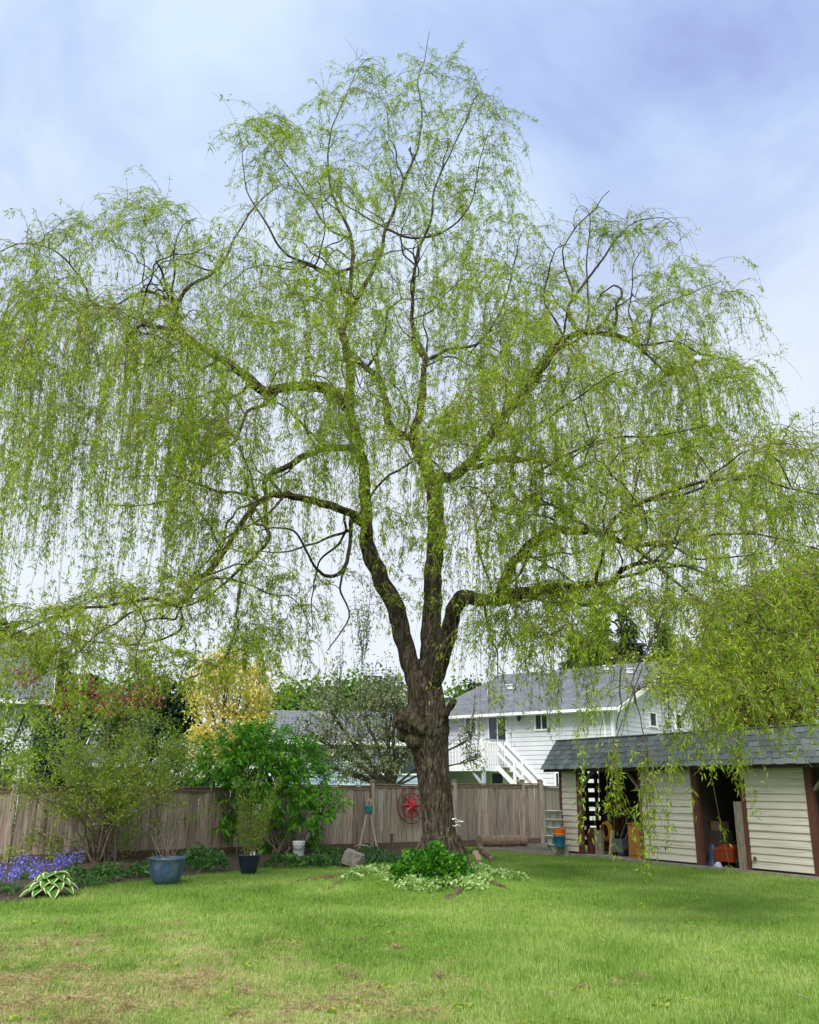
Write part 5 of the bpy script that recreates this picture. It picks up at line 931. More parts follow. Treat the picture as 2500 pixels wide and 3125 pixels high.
ground_leaves('strap_plant', 'narrow strap leaved plant between rock and trunk', [(800, 1818, 38, .4)], 560, .42, .028, L_DKG, strap=True)
ground_leaves('strap_plant', 'grassy tuft beside the hosta', [(185, 1868, 30, .3)], 520, .38, .022, L_DKG, strap=True)
ground_leaves('bright_leaf_clump', 'bright broad leaves right of the white bucket', [(660, 1800, 15, .2)], 600, .13, .10, L_BRIGHT, .62)
ground_leaves('leafy_clump', 'mixed low plants along the fence between bucket and rock', [(690, 1812, 30, .4), (720, 1816, 25, .4), (780, 1812, 40, .4)], 420, .1, .06, L_DKG, .32)
ground_leaves('leafy_clump', 'low plants around the foot of the twiggy shrub', [(150, 1862, 30, .4), (215, 1858, 30, .3), (330, 1836, 30, .4)], 420, .1, .06, L_DKG, .3)
ground_leaves('strap_plant', 'grassy tuft right of the trunk base', [(985, 1800, 25, .3)], 520, .36, .022, L_MID, strap=True)

# ---------------------------------------------------------------- planted mound at the foot of the willow
MC = np.append(G(915, 1878)[:2], .0) + (0, .65, 0); mk = mpp(1840, MC[1])
mo = ground_leaves('leafy_mound', 'rounded mound of deep green leaves at the foot of the willow', [(915, 1868, 10, .2)], 10, .1, .07, L_BRIGHT, .1)
L_MOUND = leafmat('mound_leaf', [(.25, (0.012, 0.055, 0.006)), (.55, (0.045, 0.16, 0.012)), (.82, (0.12, 0.29, 0.03))], .35, .45, 2)
n = 8500; u = unit3(n); u[:, 2] = np.abs(u[:, 2]); rr = RNG.uniform(.8, 1.05, n)[:, None]; R3 = np.array([90 * mk, .8, .70])
A = MC + u * rr * R3 * (1, 1, 1) * (.92 + .12 * np.sin(u[:, :1] * 9 + 1) * np.cos(u[:, 2:] * 7)) ; ob('foliage', leaves_mesh(A, u + unit3(n) * .8 + (0, -.1, .1), RNG.uniform(.06, .115, n), RNG.uniform(.042, .07, n), RNG.random(n), fold=.25, bend=.25), L_MOUND, mo, kind='stuff')
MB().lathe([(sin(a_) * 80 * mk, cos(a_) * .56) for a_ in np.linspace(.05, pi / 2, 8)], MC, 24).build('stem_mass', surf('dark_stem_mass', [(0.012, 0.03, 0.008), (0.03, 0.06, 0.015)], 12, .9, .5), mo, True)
for lab, spots in (('pale variegated ground cover left of the leafy mound', [(800, 1850, 38, .35), (765, 1858, 45, .3), (740, 1866, 24, .2), (830, 1870, 25, .25)]), ('pale variegated ground cover in front of the leafy mound', [(870, 1880, 38, .3), (945, 1878, 48, .32), (985, 1880, 38, .3), (900, 1884, 30, .2)]), ('pale variegated ground cover right of the leafy mound', [(1008, 1850, 34, .45), (1045, 1860, 40, .3), (1085, 1866, 30, .2), (1015, 1872, 28, .25)])):
    ground_leaves('variegated_cover', lab, spots, 1500, .075, .05, L_VAR, .26)
M_ROOT = surf('mossy_root', [(0.06, 0.038, 0.02), (0.15, 0.11, 0.07)], 12, .95, .8, stains=((0.12, 0.12, 0.015), 5, .50), bdist=.04)
def root_obj(lab, pts, rads):
    w = [np.append(G(x_, y_)[:2], 0) + (0, 0, float(gz(*G(x_, y_)[:2]))) for x_, y_ in pts]; mb = MB(); mb.tube(catmull(w, 8), np.interp(np.linspace(0, 1, (len(w) - 1) * 8 + 1), np.linspace(0, 1, len(rads)), rads), 12); me = mb.mesh('root')
    for v_ in me.vertices: v_.co += Vector((mnoise.noise(v_.co * 6), mnoise.noise(v_.co * 6 + Vector((9, 0, 0))), mnoise.noise(v_.co * 6 + Vector((0, 9, 0))))) * .035
    tag(ob('surface_root', me, M_ROOT, smooth=True), lab, 'root', 'surface roots of the willow')
root_obj('mossy surface root furthest left of the mound', [(612, 1866), (650, 1862), (700, 1860), (745, 1850)], [.02, .055, .06, .05]); root_obj('brown surface root left of the mound, nearer one', [(690, 1880), (720, 1866), (770, 1858), (830, 1856)], [.02, .05, .07, .06])
root_obj('grey knobbly root in front of the mound', [(935, 1898), (960, 1888), (985, 1872)], [.03, .06, .07]); root_obj('mossy root pointing right from the mound', [(1085, 1884), (1050, 1876), (1010, 1864)], [.01, .035, .06])
M_CUT = surf('cut_wood', [(0.38, 0.26, 0.14), (0.56, 0.42, 0.26)], 12, .8, .2); M_LOGB = surf('log_bark', [(0.065, 0.042, 0.028), (0.20, 0.14, 0.09), (0.33, 0.25, 0.17)], 6, .95, .7, (1, 5, 5), bdist=.03)
def log(name, lab, p0, p1, r_, group=None, mat=None, seg=14, end=None):
    p0 = np.array(p0, float); p1 = np.array(p1, float); root = thing(name, lab, 'log', p0 * (1, 1, 1), group); pts = np.array([p0 + (p1 - p0) * f for f in np.linspace(0, 1, 9)]); mb = MB().tube(pts, r_ * (1 + .06 * np.sin(np.arange(9) * 1.7)), seg, cap=False); me = mb.mesh('bark')
    for v_ in me.vertices: v_.co += Vector((mnoise.noise(v_.co * 7), mnoise.noise(v_.co * 7 + Vector((5, 0, 0))), mnoise.noise(v_.co * 7 + Vector((0, 5, 0))))) * r_ * .14
    ob('bark', me, mat or M_LOGB, root, smooth=True); d = norm(p1 - p0); x_ = norm(np.cross(d, (0, .3, 1))); y_ = np.cross(d, x_)
    for e_, s_ in ((p0, -1), (p1, 1)): MB().lathe([(.001, .004), (r_ * .5, .006), (r_ * .97, 0), (r_ * 1.0, -.02)], e_, seg, (x_, y_ * s_, d * s_)).build('cut_end', end or M_CUT, root)
    return root
a_ = G(1005, 1830); log('split_log', 'short pale split log leaning on the right of the mound', a_ + (-.02, .22, .32), a_ + (.06, -.05, .14), .07, mat=M_CUT); a_ = G(1028, 1826); log('bark_log', 'dark bark covered log end beside the pale split log', a_ + (-.18, .4, .40), a_ + (.10, .2, .16), .08)
# rock near the fence
def rock(lab, c, r, seed, mat):
    me = MB().lathe([(max(1e-3, sin(pi * k / 10)), -cos(pi * k / 10)) for k in range(11)], (0, 0, 0), 18).mesh('rock')
    for v_ in me.vertices: n_ = v_.co.normalized(); f = 1 + .32 * mnoise.noise(n_ * 1.4 + Vector((seed, 0, 0))) + .1 * mnoise.noise(n_ * 5 + Vector((seed, 3, 0))); q_ = n_ * f; v_.co = Vector((max(-.72, min(.72, q_.x)) * r[0] * 1.3, max(-.75, min(.75, q_.y)) * r[1] * 1.3, max(-.6, min(.62, q_.z)) * r[2] * 1.5))
    return tag(ob('rock', me, mat, None, Matrix.Translation(V(c)) @ Matrix.Rotation(.35, 4, 'Y') @ Matrix.Rotation(seed, 4, 'Z')), lab, 'rock')
M_ROCK = surf('rock', [(0.15, 0.13, 0.11), (0.36, 0.32, 0.28)], 7, .95, .6, bdist=.03)
rk = G(744, 1826); rock('angular grey brown rock lying near the fence', rk + (0, .1, .16), (.27, .2, .17), 1.3, M_ROCK); rk = G(952, 1812); rock('small grey rock right of the trunk base', rk + (0, 0, .12), (.13, .12, .16), 4.1, M_ROCK)

# ---------------------------------------------------------------- things on and by the fence
s_c = fence_s(863.7, 1696); fp, fd = fpos(s_c); fn = np.array([fd[1], -fd[0], 0]); r = ray(863.7, 1695.8); zc = EYE + r[2] / r[1] * fp[1]
M_RED = surf('red_metal', [(0.30, 0.015, 0.02), (0.44, 0.03, 0.035)], 8, .45, .05, stains=((0.12, 0.02, 0.02), 6, .62)); M_DKRED = surf('dark_red_ring', [(0.11, 0.02, 0.02), (0.20, 0.035, 0.035)], 8, .5, .05)
sc = np.array([fp[0], fp[1], zc]) + fn * .085; X = np.array([fd[0], fd[1], 0]); star = thing('compass_star', 'red metal compass star wall ornament hung on the fence', 'wall ornament', sc)
MB().tube([sc + X * .50 * cos(a_) + ZU * .50 * sin(a_) for a_ in np.linspace(0, 2 * pi, 49)], .017, 8, cap=False).build('outer_ring', M_DKRED, star, True); MB().tube([sc + X * .34 * cos(a_) + ZU * .34 * sin(a_) for a_ in np.linspace(0, 2 * pi, 49)], .014, 8, cap=False).build('inner_ring', M_DKRED, star, True)
for k in range(8):
    a_ = k * pi / 4; d = X * cos(a_) + ZU * sin(a_); p = -X * sin(a_) + ZU * cos(a_); L = .47 if k % 2 == 0 else .35; w = .06 if k % 2 == 0 else .05
    lo = sc - fn * .006; MB().add([sc + fn * .075, sc + d * L, sc + d * .13 + p * w + fn * .005, sc + d * .13 - p * w + fn * .005, lo, lo + d * L], [(0, 2, 1), (0, 1, 3), (4, 5, 2), (4, 3, 5), (0, 4, 2), (0, 3, 4)]).build('star_point', M_RED, star)
    if k % 2: MB().box(sc + d * .37, d * .03, p * .035, fn * .006).build('arrow_fletch', M_RED, star)
# driftwood figure with teal cord
M_DRIFT = surf('driftwood', [(0.20, 0.165, 0.125), (0.40, 0.34, 0.27)], 8, .9, .3, (6, 6, .8)); M_TEAL = surf('teal_cord', [(0.01, 0.13, 0.13), (0.03, 0.25, 0.24)], 30, .7, .2)
sY = fpos(fence_s(777, 1790))[0][1] - .45; dr = thing('driftwood_figure', 'driftwood sticks bound with teal cord leaning at the fence', 'garden ornament', P(775, 1795, sY) * (1, 1, 0)); q = lambda x_, y_, o=0: P((550 + x_ / 2.464) / VS, (1950 + y_ / 2.464) / VS, sY + o)
MB().tube(catmull([q(1338, 1612, -.3), q(1372, 1460, -.15), q(1400, 1330), q(1416, 1192)], 5), np.linspace(.042, .03, 16), 9).build('stick', M_DRIFT, dr, True); MB().tube(catmull([q(1488, 1612, -.3), q(1462, 1480, -.15), q(1436, 1340), q(1432, 1205)], 5), np.linspace(.036, .026, 16), 9).build('stick', M_DRIFT, dr, True)
MB().tube(catmull([q(1308, 1566, -.36), q(1345, 1552, -.38), q(1400, 1556, -.38), q(1436, 1570, -.36)], 5), np.linspace(.02, .03, 16), 8).build('cross_stick', M_DRIFT, dr, True)
for k in range(6):
    y_ = 1258 + k * 8.5; c = (q(1392, y_) + q(1442, y_)) / 2; MB().tube([c + np.array([cos(a_) * .105, sin(a_) * .06, .006 * sin(3 * a_)]) for a_ in np.linspace(0, 2 * pi, 17)], .016, 6, cap=False).build('cord_turn', M_TEAL, dr, True)
pt = q(1592, 1525, .2); tag(MB().box(np.array([pt[0], pt[1], .22]), X * .03, fn * .03, ZU * .24).build('stake', M_KICK), 'short dark stake at the fence foot left of the trunk', 'stake')
# silver branch hooks on the trunk
M_SILV = surf('silver_metal', [(0.55, 0.55, 0.55), (0.75, 0.75, 0.75)], 9, .35, 0, metal=.7); hp = lambda x_, y_, o=-.05: P(*zv(x_, y_), TY - .12 + o)
hk = thing('silver_hooks', 'silver twig shaped hooks on the right side of the trunk', 'hook', hp(590, 1420)); MB().tube(catmull([hp(575, 1400), hp(610, 1393), hp(640, 1415), hp(674, 1412)], 5), .012, 7).build('hook', M_SILV, hk, True); MB().tube(catmull([hp(575, 1440), hp(605, 1450), hp(625, 1440), hp(652, 1452)], 5), .012, 7).build('hook', M_SILV, hk, True); MB().tube(catmull([hp(605, 1412), hp(625, 1420), hp(648, 1400)], 5), .009, 7).build('hook', M_SILV, hk, True)
# log and beam by the fence
lp = lambda x_, y_, z: np.append(G(*zv(x_, y_))[:2], z); a_, b_ = lp(790, 1618, .19), lp(1140, 1612, .17); log('fallen_log', 'bark covered log lying on the ground before the right fence', a_ + (0, -.3, 0), b_ + (0, -.1, 0), .18, end=M_LOGB)
bmk = surf('rust_brown_beam', [(0.12, 0.06, 0.035), (0.25, 0.14, 0.085)], 5, .85, .3, (1, 7, 7)); a_, b_ = lp(680, 1592, .34), lp(1225, 1584, .34); tag(MB().bar(a_, b_, .16, .2).bar(a_ + (.02, -.0, -.22), b_ + (-.1, 0, -.22), .2, .22).build('timber_beam', bmk), 'rust brown timber beam lying behind the fallen log', 'timber')
a_, b_ = lp(815, 1642, .06), lp(1385, 1684, .06); tag(MB().bar(a_, b_, .09, .09).build('edging_board', M_GREYWOOD), 'thin weathered edging board between lawn and gravel', 'edging')
# stacked planters, bucket and block beside the shed
M_PLANT = surf('grey_white_plastic', [(0.42, 0.42, 0.41), (0.58, 0.58, 0.57)], 5, .5, 0); stY = SA[1] - .35; cx = lambda x_: P(*zv(x_, 1450), stY)[0]
def pz(y_): return P(*zv(1390, y_), stY)[2]
c0 = cx(1375)
blk = tag(MB().box((c0 + .1, stY, .12), (.22, 0, 0), (0, .2, 0), (0, 0, .12)).box((c0 + .1, stY - .202, .12), (.18, 0, 0), (0, .004, 0), (0, 0, .09)).build('concrete_block', M_CONC), 'grey concrete block under the stacked planters', 'block')
tier = [(pz(1590), .17), (pz(1522), .18), (pz(1458), .19), (pz(1395), .20), (pz(1330), .21)]
for i, (zt, rr_) in enumerate(tier):
    root = thing('stacked_planter', ['bottom grey planter of the stack, on the block', 'second planter from the bottom of the stack', 'middle planter of the grey stack, level with orange lid', 'second planter from the top of the stack', 'topmost grey planter of the stack beside the shed'][i], 'planter', (c0, stY, zt - .28), 'stacked planters')
    for j in range(3):
        a_ = j * 2.094 + i * 1.05 + .3; c = np.array([c0 + cos(a_) * .12, stY + sin(a_) * .12, zt - .27]); MB().lathe([(.001, 0), (.07, 0), (.085, .05), (.125, .25), (.145, .255), (.145, .28), (.125, .28), (.08, .06)], c, 20).build('cup', M_PLANT, root, True)
    MB().lathe([(.001, .02), (.09, .02), (.10, .2), (.001, .2)], (c0, stY, zt - .28), 16).build('hub', M_PLANT, root, True)
M_BLUEB = surf('blue_plastic', [(0.015, 0.13, 0.25), (0.025, 0.19, 0.34)], 5, .4, 0); M_ORB = surf('orange_plastic', [(0.62, 0.12, 0.01), (0.75, 0.17, 0.02)], 5, .4, 0)
bb = np.array([cx(1400), stY - .26, pz(1605)]); Hb = pz(1518) - bb[2]; rb = .16; t_ = thing('blue_bucket', 'blue plastic bucket standing on the block by the shed corner', 'bucket', bb); MB().lathe([(.001, 0), (rb * .85, 0), (rb * .87, .015), (rb, Hb * .9), (rb * 1.05, Hb * .91), (rb * 1.05, Hb), (rb * .97, Hb), (rb * .8, .03)], bb, 32).build('body', M_BLUEB, t_, True)
oz = np.array([bb[0], bb[1], bb[2] + Hb - .01]); t_ = thing('orange_bucket', 'orange ribbed bucket top set in the blue bucket', 'bucket', oz); MB().lathe([(rb * .9, 0), (rb * .96, .03), (rb * 1.02, .05), (rb * .97, .06), (rb * .99, .1), (rb * 1.05, .11), (rb * 1.0, .125), (rb * 1.04, .15), (rb * 1.08, .155), (rb * 1.08, .18), (rb * .98, .18), (rb * .9, .02)], oz, 32).build('body', M_ORB, t_, True)

# ---------------------------------------------------------------- inside the shed
M_FW = surf('firewood_bark', [(0.09, 0.035, 0.022), (0.20, 0.085, 0.05)], 9, .9, .4, vary=.3); M_FWE = surf('firewood_end', [(0.26, 0.115, 0.06), (0.42, 0.22, 0.12)], 9, .9, .2, vary=.35)
bk = MB(); en = MB(); sd = 9; pr = [(cos(k * 2 * pi / sd) * (.07 + .012 * sin(k * 3.7)), sin(k * 2 * pi / sd) * (.07 + .012 * cos(k * 2.9))) for k in range(sd)]
bk.add([(x_, 0, z_) for x_, z_ in pr] + [(x_, .4, z_) for x_, z_ in pr], [(k, (k + 1) % sd, sd + (k + 1) % sd, sd + k) for k in range(sd)]); en.add([(x_ * .99, -.001, z_ * .99) for x_, z_ in pr], [tuple(range(sd))]); bkm = bk.mesh('bark'); enm = en.mesh('cut_end'); bkm.materials.append(M_FW); enm.materials.append(M_FWE)
for rw in range(11):
    for k in range(8):
        s = 1.36 + k * .128 + (rw % 2) * .06
        if s > 2.2: continue
        sc_ = random.uniform(.82, 1.02); mw = frame(T(.47 + random.uniform(-.05, .05), s, .14 + rw * .122), SIN, -SD) @ Matrix.Rotation(random.uniform(0, 6.28), 4, 'Y') @ Matrix.Diagonal((sc_, 1, sc_, 1))
        l_ = ob('bark', bkm); WM[l_] = mw; l_.matrix_basis = mw; l_.name = 'firewood_log'; tag(l_, 'reddish firewood log in the stack at the back of the first shed bay', 'firewood', 'stacked firewood'); ob('cut_end', enm, None, l_, mw)
M_ORWD = surf('orange_varnished_wood', [(0.28, 0.10, 0.02), (0.46, 0.19, 0.05)], 4, .5, .1, (1, 1, .4)); cb = thing('wooden_cabinet', 'orange varnished wooden cabinet inside the first shed bay', 'cabinet', T(2.5, .2, .06))
sbox(2.34, 2.84, .14, .54, .06, .86).build('body', M_ORWD, cb); sbox(2.40, 2.78, .115, .138, .14, .78).build('door', M_ORWD, cb); sbox(2.32, 2.86, .11, .56, .862, .885).build('top_board', M_ORWD, cb); sbox(2.45, 2.47, .095, .114, .44, .5).build('knob', M_BLACK, cb)
M_YEL = surf('yellow_hose', [(0.50, 0.27, 0.01), (0.62, 0.36, 0.02)], 5, .45, 0); cc = T(1.08, .52, .62); hh = thing('coiled_hose', 'coiled yellow hose hanging among the tools in the first bay', 'hose', cc)
for k in range(5):
    R_ = .16 + .018 * (k % 3); MB().tube([cc + SD * R_ * cos(a_) + ZU * (R_ * 1.25 * sin(a_)) + SIN * (k * .03 + .01 * sin(a_ * 2)) for a_ in np.linspace(0, 2 * pi, 33)], .014, 6, cap=False).build('loop', M_YEL, hh, True)
sbox(1.06, 1.10, .68, .74, .06, 1.0).build('hose_stand', M_DARKWD, hh)
for lab, s, d, z1, w, mt in (('weathered upright wood block below the yellow hose', 1.10, .3, .60, .24, M_GREYWOOD), ('reddish board leaning at the left of the first bay', 0.80, .32, .66, .2, M_REDWOOD), ('narrow pale plank right of the wood block', 1.50, .36, .62, .07, M_CUT)):
    r_ = random.uniform(-.06, .06); tag(MB().box(T(s, d, z1 / 2 + .055), SD * w / 2, SIN * .05, ZU * z1 / 2 + SD * r_).build('wood_board', mt), lab, 'board')
M_GREYP = surf('dull_grey_plastic', [(0.07, 0.08, 0.09), (0.14, 0.15, 0.16)], 5, .5, 0); a_ = T(1.75, .5, .06); t_ = thing('grey_garden_cart', 'dull grey machine standing between hose and cabinet', 'machine', a_); MB().box(a_ + (0, 0, .25), SD * .17, SIN * .2, ZU * .16).build('body', M_GREYP, t_); MB().bar(a_ + ZU * .38 - SD * .1, a_ + ZU * .95 + SIN * .35 - SD * .1, .03, .03).build('handle', M_GREYP, t_); MB().bar(a_ + ZU * .38 + SD * .1, a_ + ZU * .95 + SIN * .35 + SD * .1, .03, .03).build('handle', M_GREYP, t_)
for k in (-1, 1): MB().lathe([(.001, .02), (.08, .02), (.09, .01), (.09, -.02), (.001, -.02)], a_ + SD * .19 * k - SIN * .1 + ZU * .09, 18, (SIN, ZU, SD)).build('wheel', M_BLACK, t_)
# second bay
M_ORED = surf('orange_red_paint', [(0.16, 0.022, 0.008), (0.25, 0.035, 0.012)], 5, .4, 0); a_ = T(5.36, .36, .06); t_ = thing('red_machine', 'orange red garden machine inside the dark second bay', 'machine', a_)
MB().box(a_ + (0, 0, .24), SD * .25, SIN * .3, ZU * .13).box(a_ + (0, 0, .40), SD * .17, SIN * .2, ZU * .03).add([a_ + SD * x_ + SIN * y_ + ZU * z_ for x_, y_, z_ in ((-.25, -.3, .372), (.25, -.3, .372), (.19, -.1, .46), (-.19, -.1, .46), (-.19, .2, .46), (.19, .2, .46), (.25, .3, .372), (-.25, .3, .372))], [(0, 1, 2, 3), (3, 2, 5, 4), (4, 5, 6, 7), (1, 6, 5, 2), (0, 3, 4, 7)]).build('body', M_ORED, t_); MB().bar(a_ + ZU * .4, a_ + ZU * .95 + SIN * .6, .03, .03).build('handle', M_BLACK, t_)
for k in (-1, 1): MB().lathe([(.001, .025), (.09, .025), (.1, .01), (.1, -.02), (.001, -.02)], a_ + SD * .28 * k - SIN * .15 + ZU * .10, 18, (SIN, ZU, SD)).build('wheel', M_BLACK, t_)
M_CARD = surf('cardboard', [(0.12, 0.075, 0.045), (0.2, 0.13, 0.075)], 4, .8, .1); tag(sbox(4.80, 5.08, .36, .66, .80, 1.0).box(T(4.80 - .03, .5, 1.02), SD * .08, SIN * .17, ZU * .004).build('cardboard_box', M_CARD), 'brown cardboard box in the dark second bay', 'box'); tag(sbox(4.76, 5.12, .32, .72, .06, .795).build('dark_shelf', M_DARKWD), 'dark shelf unit carrying the cardboard box', 'shelf')
M_BLT = surf('blue_tarp', [(0.01, 0.015, 0.05), (0.025, 0.035, 0.09)], 6, .5, .4); me = MB().lathe([(.001, .95), (.12, .92), (.2, .7), (.22, .4), (.28, .1), (.34, 0)], (0, 0, 0), 24).mesh('tarp')
for v_ in me.vertices: v_.co += v_.co.normalized() * .12 * mnoise.noise(v_.co * 4)
tag(ob('blue_tarp', me, M_BLT, None, Matrix.Translation(V(T(4.98, .17, .06))) @ Matrix.Scale(.5, 4), smooth=True), 'crumpled blue tarp standing in the dark second bay', 'tarp')
me = MB().lathe([(.001, .2), (.1, .18), (.17, .08), (.19, 0)], (0, 0, 0), 18).mesh('bag')
for v_ in me.vertices: v_.co += v_.co.normalized() * .06 * mnoise.noise(v_.co * 7)
tag(ob('pale_bag', me, M_TRIMGREY, None, Matrix.Translation(V(T(5.2, .05, .058))) @ Matrix.Scale(.5, 4), smooth=True), 'small pale blue bag on the floor of the second bay', 'bag')
# lid beside the siding, rusty knob
a_ = T(6.28, -.03, .30); tag(MB().lathe([(.001, .05), (.03, .045), (.045, .02), (.03, 0)], a_, 14, (SD, ZU, -SIN)).build('rusty_knob', M_KICK), 'small rusty knob low on the right siding panel', 'knob')

# ---------------------------------------------------------------- grass blades and thatch on the lawn
m, t = newmat('grass_blade'); a = N(t, 'ShaderNodeAttribute', attribute_name='tint'); dr_ = N(t, 'ShaderNodeAttribute', attribute_name='dry')
g = ramp(t, [(.0, (0.09, 0.19, 0.022)), (.5, (0.23, 0.37, 0.062)), (1.0, (0.44, 0.53, 0.16))], a.outputs['Fac']); d = ramp(t, [(.0, (0.26, 0.18, 0.08)), (.5, (0.54, 0.44, 0.21)), (1., (0.70, 0.62, 0.36))], a.outputs['Fac'])
x = N(t, 'ShaderNodeMix', data_type='RGBA'); t.links.new(dr_.outputs['Fac'], x.inputs['Factor']); t.links.new(g, x.inputs[6]); t.links.new(d, x.inputs[7]); b = N(t, 'ShaderNodeBsdfPrincipled'); b.inputs['Roughness'].default_value = .6; b.inputs['Specular IOR Level'].default_value = .2; t.links.new(x.outputs[2], b.inputs['Base Color'])
tr = N(t, 'ShaderNodeBsdfTranslucent'); t.links.new(x.outputs[2], tr.inputs[0]); mxs = N(t, 'ShaderNodeMixShader'); mxs.inputs[0].default_value = .35; t.links.new(b.outputs[0], mxs.inputs[1]); t.links.new(tr.outputs[0], mxs.inputs[2]); o = N(t, 'ShaderNodeOutputMaterial'); t.links.new(mxs.outputs[0], o.inputs[0])
NG = 430000; yy = 6.6 + (27 - 6.6) * RNG.random(NG * 2) ** 1.55; xx = RNG.uniform(-1, 1, NG * 2) * (yy * .5 + .6)
bedline = np.array([p[:2] for p in fr]); bx = bedline[:, 0]; by = bedline[:, 1]; o_ = np.argsort(bx); ylim = np.interp(xx, bx[o_], by[o_], right=40)
shedline = (xx - SA[0]) * SIN[0] + (yy - SA[1]) * SIN[1]; gravy = np.interp(xx, [gp[0][0], gp[1][0]], [gp[0][1], gp[1][1]])
ok = (yy < ylim + .05) & (shedline < -.13) & ~((xx > gp[0][0]) & (xx < gp[1][0] + .5) & (yy > gravy - .05)) & ~((xx < gp[0][0]) & (yy > 27)) & (((xx - MC[0]) / (95 * mk)) ** 2 + ((yy - MC[1]) / .9) ** 2 > 1)
xx = xx[ok][:NG]; yy = yy[ok][:NG]; n = len(xx); zz_ = gz(xx, yy); dry = dryness(xx, yy); long_ = fbm(xx * .8 + 5, yy * .8, 77, 3)
isdry = np.clip(dry + RNG.normal(size=n) * .25, 0, 1) * (RNG.random(n) < .25 + .75 * dry); h = (.022 + .055 * long_ * (1 - .5 * dry) + .04 * np.clip(fbm(xx * 3.1, yy * 3.1, 55, 3) - .58, 0, 1) * 4) * RNG.uniform(.45, 1.4, n); az = RNG.uniform(0, 2 * pi, n); w = RNG.uniform(.004, .0085, n) * (1 + .03 * (yy - 7)); lean = RNG.uniform(.1, .7, n) + .9 * isdry
bx_ = np.cos(az + 1.57) * w / 2; by_ = np.sin(az + 1.57) * w / 2
co = np.stack([np.stack([xx - bx_, yy - by_, zz_ - .003], -1), np.stack([xx + bx_, yy + by_, zz_ - .003], -1), np.stack([xx + np.cos(az) * h * lean, yy + np.sin(az) * h * lean, zz_ + h * (1 - .55 * np.clip(lean - .4, 0, 1))], -1)], 1).reshape(-1, 3)
tn_ = np.clip(RNG.random(n) * .45 + 1.1 * (fbm(xx * .9, yy * .9, 90, 4) - .5) + .28, 0, 1); me = npmesh('grass', co, tris=np.arange(n * 3).reshape(-1, 3), tint=tn_); at = me.attributes.new('dry', 'FLOAT', 'FACE'); at.data.foreach_set('value', isdry.astype(np.float32))
tag(ob('grass', me, m), 'short green lawn grass with dry straw patches', 'grass', kind='stuff')
# raked-up thatch lying on the lawn: small tangles of dead grass
n0 = 420; yy = RNG.uniform(6.8, 13.5, n0 * 6); xx = RNG.uniform(-1, 1, n0 * 6) * yy * .5; dd = dryness(xx, yy); k = dd > .35 + .5 * RNG.random(len(dd)); xx = xx[k][:n0]; yy = yy[k][:n0]; A = []; D = []; Ls = []
for x_, y_ in list(zip(xx, yy)) + [(G(*p)[0], G(*p)[1]) for p in ((833, 1998), (123, 1943), (745, 2063), (1308, 2078), (1355, 2062), (1225, 2085), (390, 2090), (720, 2045), (510, 2095), (265, 2130), (925, 2062), (165, 1992))] * 4:
    c = np.array([x_, y_, float(gz(x_, y_)) + .008]); n_ = RNG.integers(14, 44); sp_ = RNG.uniform(.02, .055); A.append(c + RNG.normal(size=(n_, 3)) * (sp_, sp_, sp_ * .3) + (0, 0, .01)); D.append(RNG.normal(size=(n_, 3)) * (1, 1, .35)); Ls.append(np.full(n_, sp_ * 1.3 + .02))
A = np.vstack(A); D = np.vstack(D); Ls = np.concatenate(Ls); n = len(A); M_THATCH = leafmat('dead_thatch', [(.2, (0.10, 0.065, 0.032)), (.5, (0.22, 0.155, 0.08)), (.8, (0.34, 0.27, 0.15))], .2, .8, 2)
A[:, 2] = np.maximum(A[:, 2], gz(A[:, 0], A[:, 1]) + .004); tag(ob('dead_thatch', leaves_mesh(A, D, Ls * RNG.uniform(.6, 1.3, n), .006, RNG.random(n)), M_THATCH), 'brown tangles of dead grass scattered on the lawn', 'thatch', kind='stuff')
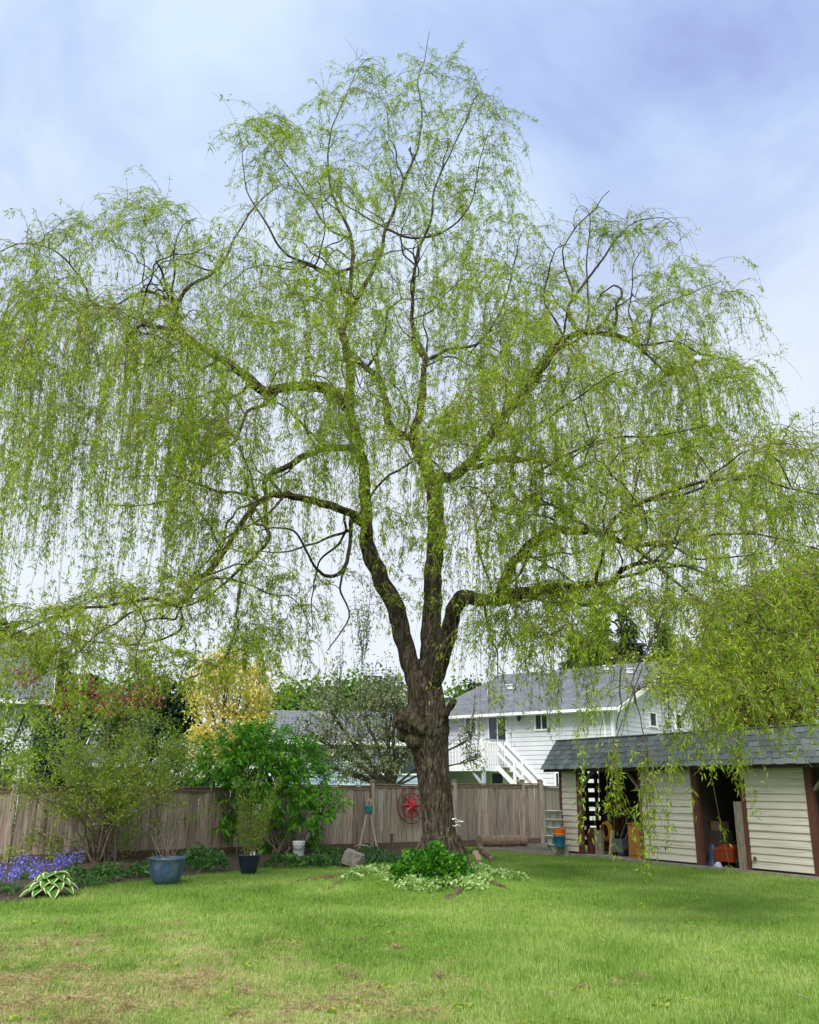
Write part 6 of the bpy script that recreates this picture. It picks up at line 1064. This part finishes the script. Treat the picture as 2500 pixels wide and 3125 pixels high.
# broad-leaved weeds and fallen willow twigs in the grass
n0 = 150; yy = 7 + 15 * RNG.random(n0) ** 1.3; xx = RNG.uniform(-1, 1, n0) * yy * .48; k = (yy < np.interp(xx, bx[o_], by[o_], right=40) - .2) & ((xx - SA[0]) * SIN[0] + (yy - SA[1]) * SIN[1] < -.4); A = []; D = []
for x_, y_ in zip(xx[k], yy[k]):
    n_ = RNG.integers(6, 16); A.append(np.column_stack([x_ + RNG.normal(size=n_) * .03, y_ + RNG.normal(size=n_) * .03, np.full(n_, float(gz(x_, y_)) + .03)])); D.append(RNG.normal(size=(n_, 3)) * (1, 1, .2) + (0, 0, .25))
A = np.vstack(A); D = np.vstack(D); n = len(A); tag(ob('lawn_weeds', leaves_mesh(A, D, RNG.uniform(.03, .065, n), RNG.uniform(.018, .032, n), RNG.random(n), fold=.2), L_SHRUB), 'small broad leaved weeds scattered through the lawn', 'weeds', kind='stuff')
mb = MB()
for k in range(90):
    y_ = RNG.uniform(7.5, 20); x_ = RNG.uniform(-.42, .42) * y_; a_ = RNG.uniform(0, 6.28); L = RNG.uniform(.05, .15); z_ = float(gz(x_, y_)) + .045; mb.tube([(x_, y_, z_), (x_ + cos(a_) * L * .5, y_ + sin(a_) * L * .5, z_ + .012), (x_ + cos(a_ + .3) * L, y_ + sin(a_ + .3) * L, z_ - .01)], [.004, .0035, .002], 4)
tag(mb.build('fallen_twigs', M_DRYTWIG), 'thin dry willow twigs dropped on the lawn', 'twigs', kind='stuff')
# gravel stones beside the shed and bark litter in the bed
n = 2600; u = RNG.random((n, 2)); gx0, gx1 = gp[0], gp[1]; px_ = gpoly[0][0] + u[:, 0] * (gpoly[1][0] - gpoly[0][0]); y0 = np.interp(px_, [gpoly[0][0], gpoly[1][0]], [gpoly[0][1], gpoly[1][1]]); y1 = np.interp(px_, [gpoly[4][0], gpoly[3][0]], [gpoly[4][1], gpoly[3][1]]); py_ = y0 + u[:, 1] * (y1 - y0) * .95
A = np.column_stack([px_, py_, np.full(n, .033)]); s_ = RNG.uniform(.015, .04, n)[:, None]; off = np.array([[1, 0, 0], [-.5, .85, 0], [-.5, -.85, 0], [0, 0, .8]]); co = (A[:, None, :] + off[None] * s_[:, None, :] * RNG.uniform(.7, 1.2, (n, 4, 1))).reshape(-1, 3); b4 = np.arange(n)[:, None] * 4
tag(ob('gravel', npmesh('gravel', co, tris=np.vstack([b4 + [0, 1, 3], b4 + [1, 2, 3], b4 + [2, 0, 3]])), M_GRAVEL), 'loose grey gravel between lawn edging and fence', 'gravel', kind='stuff')
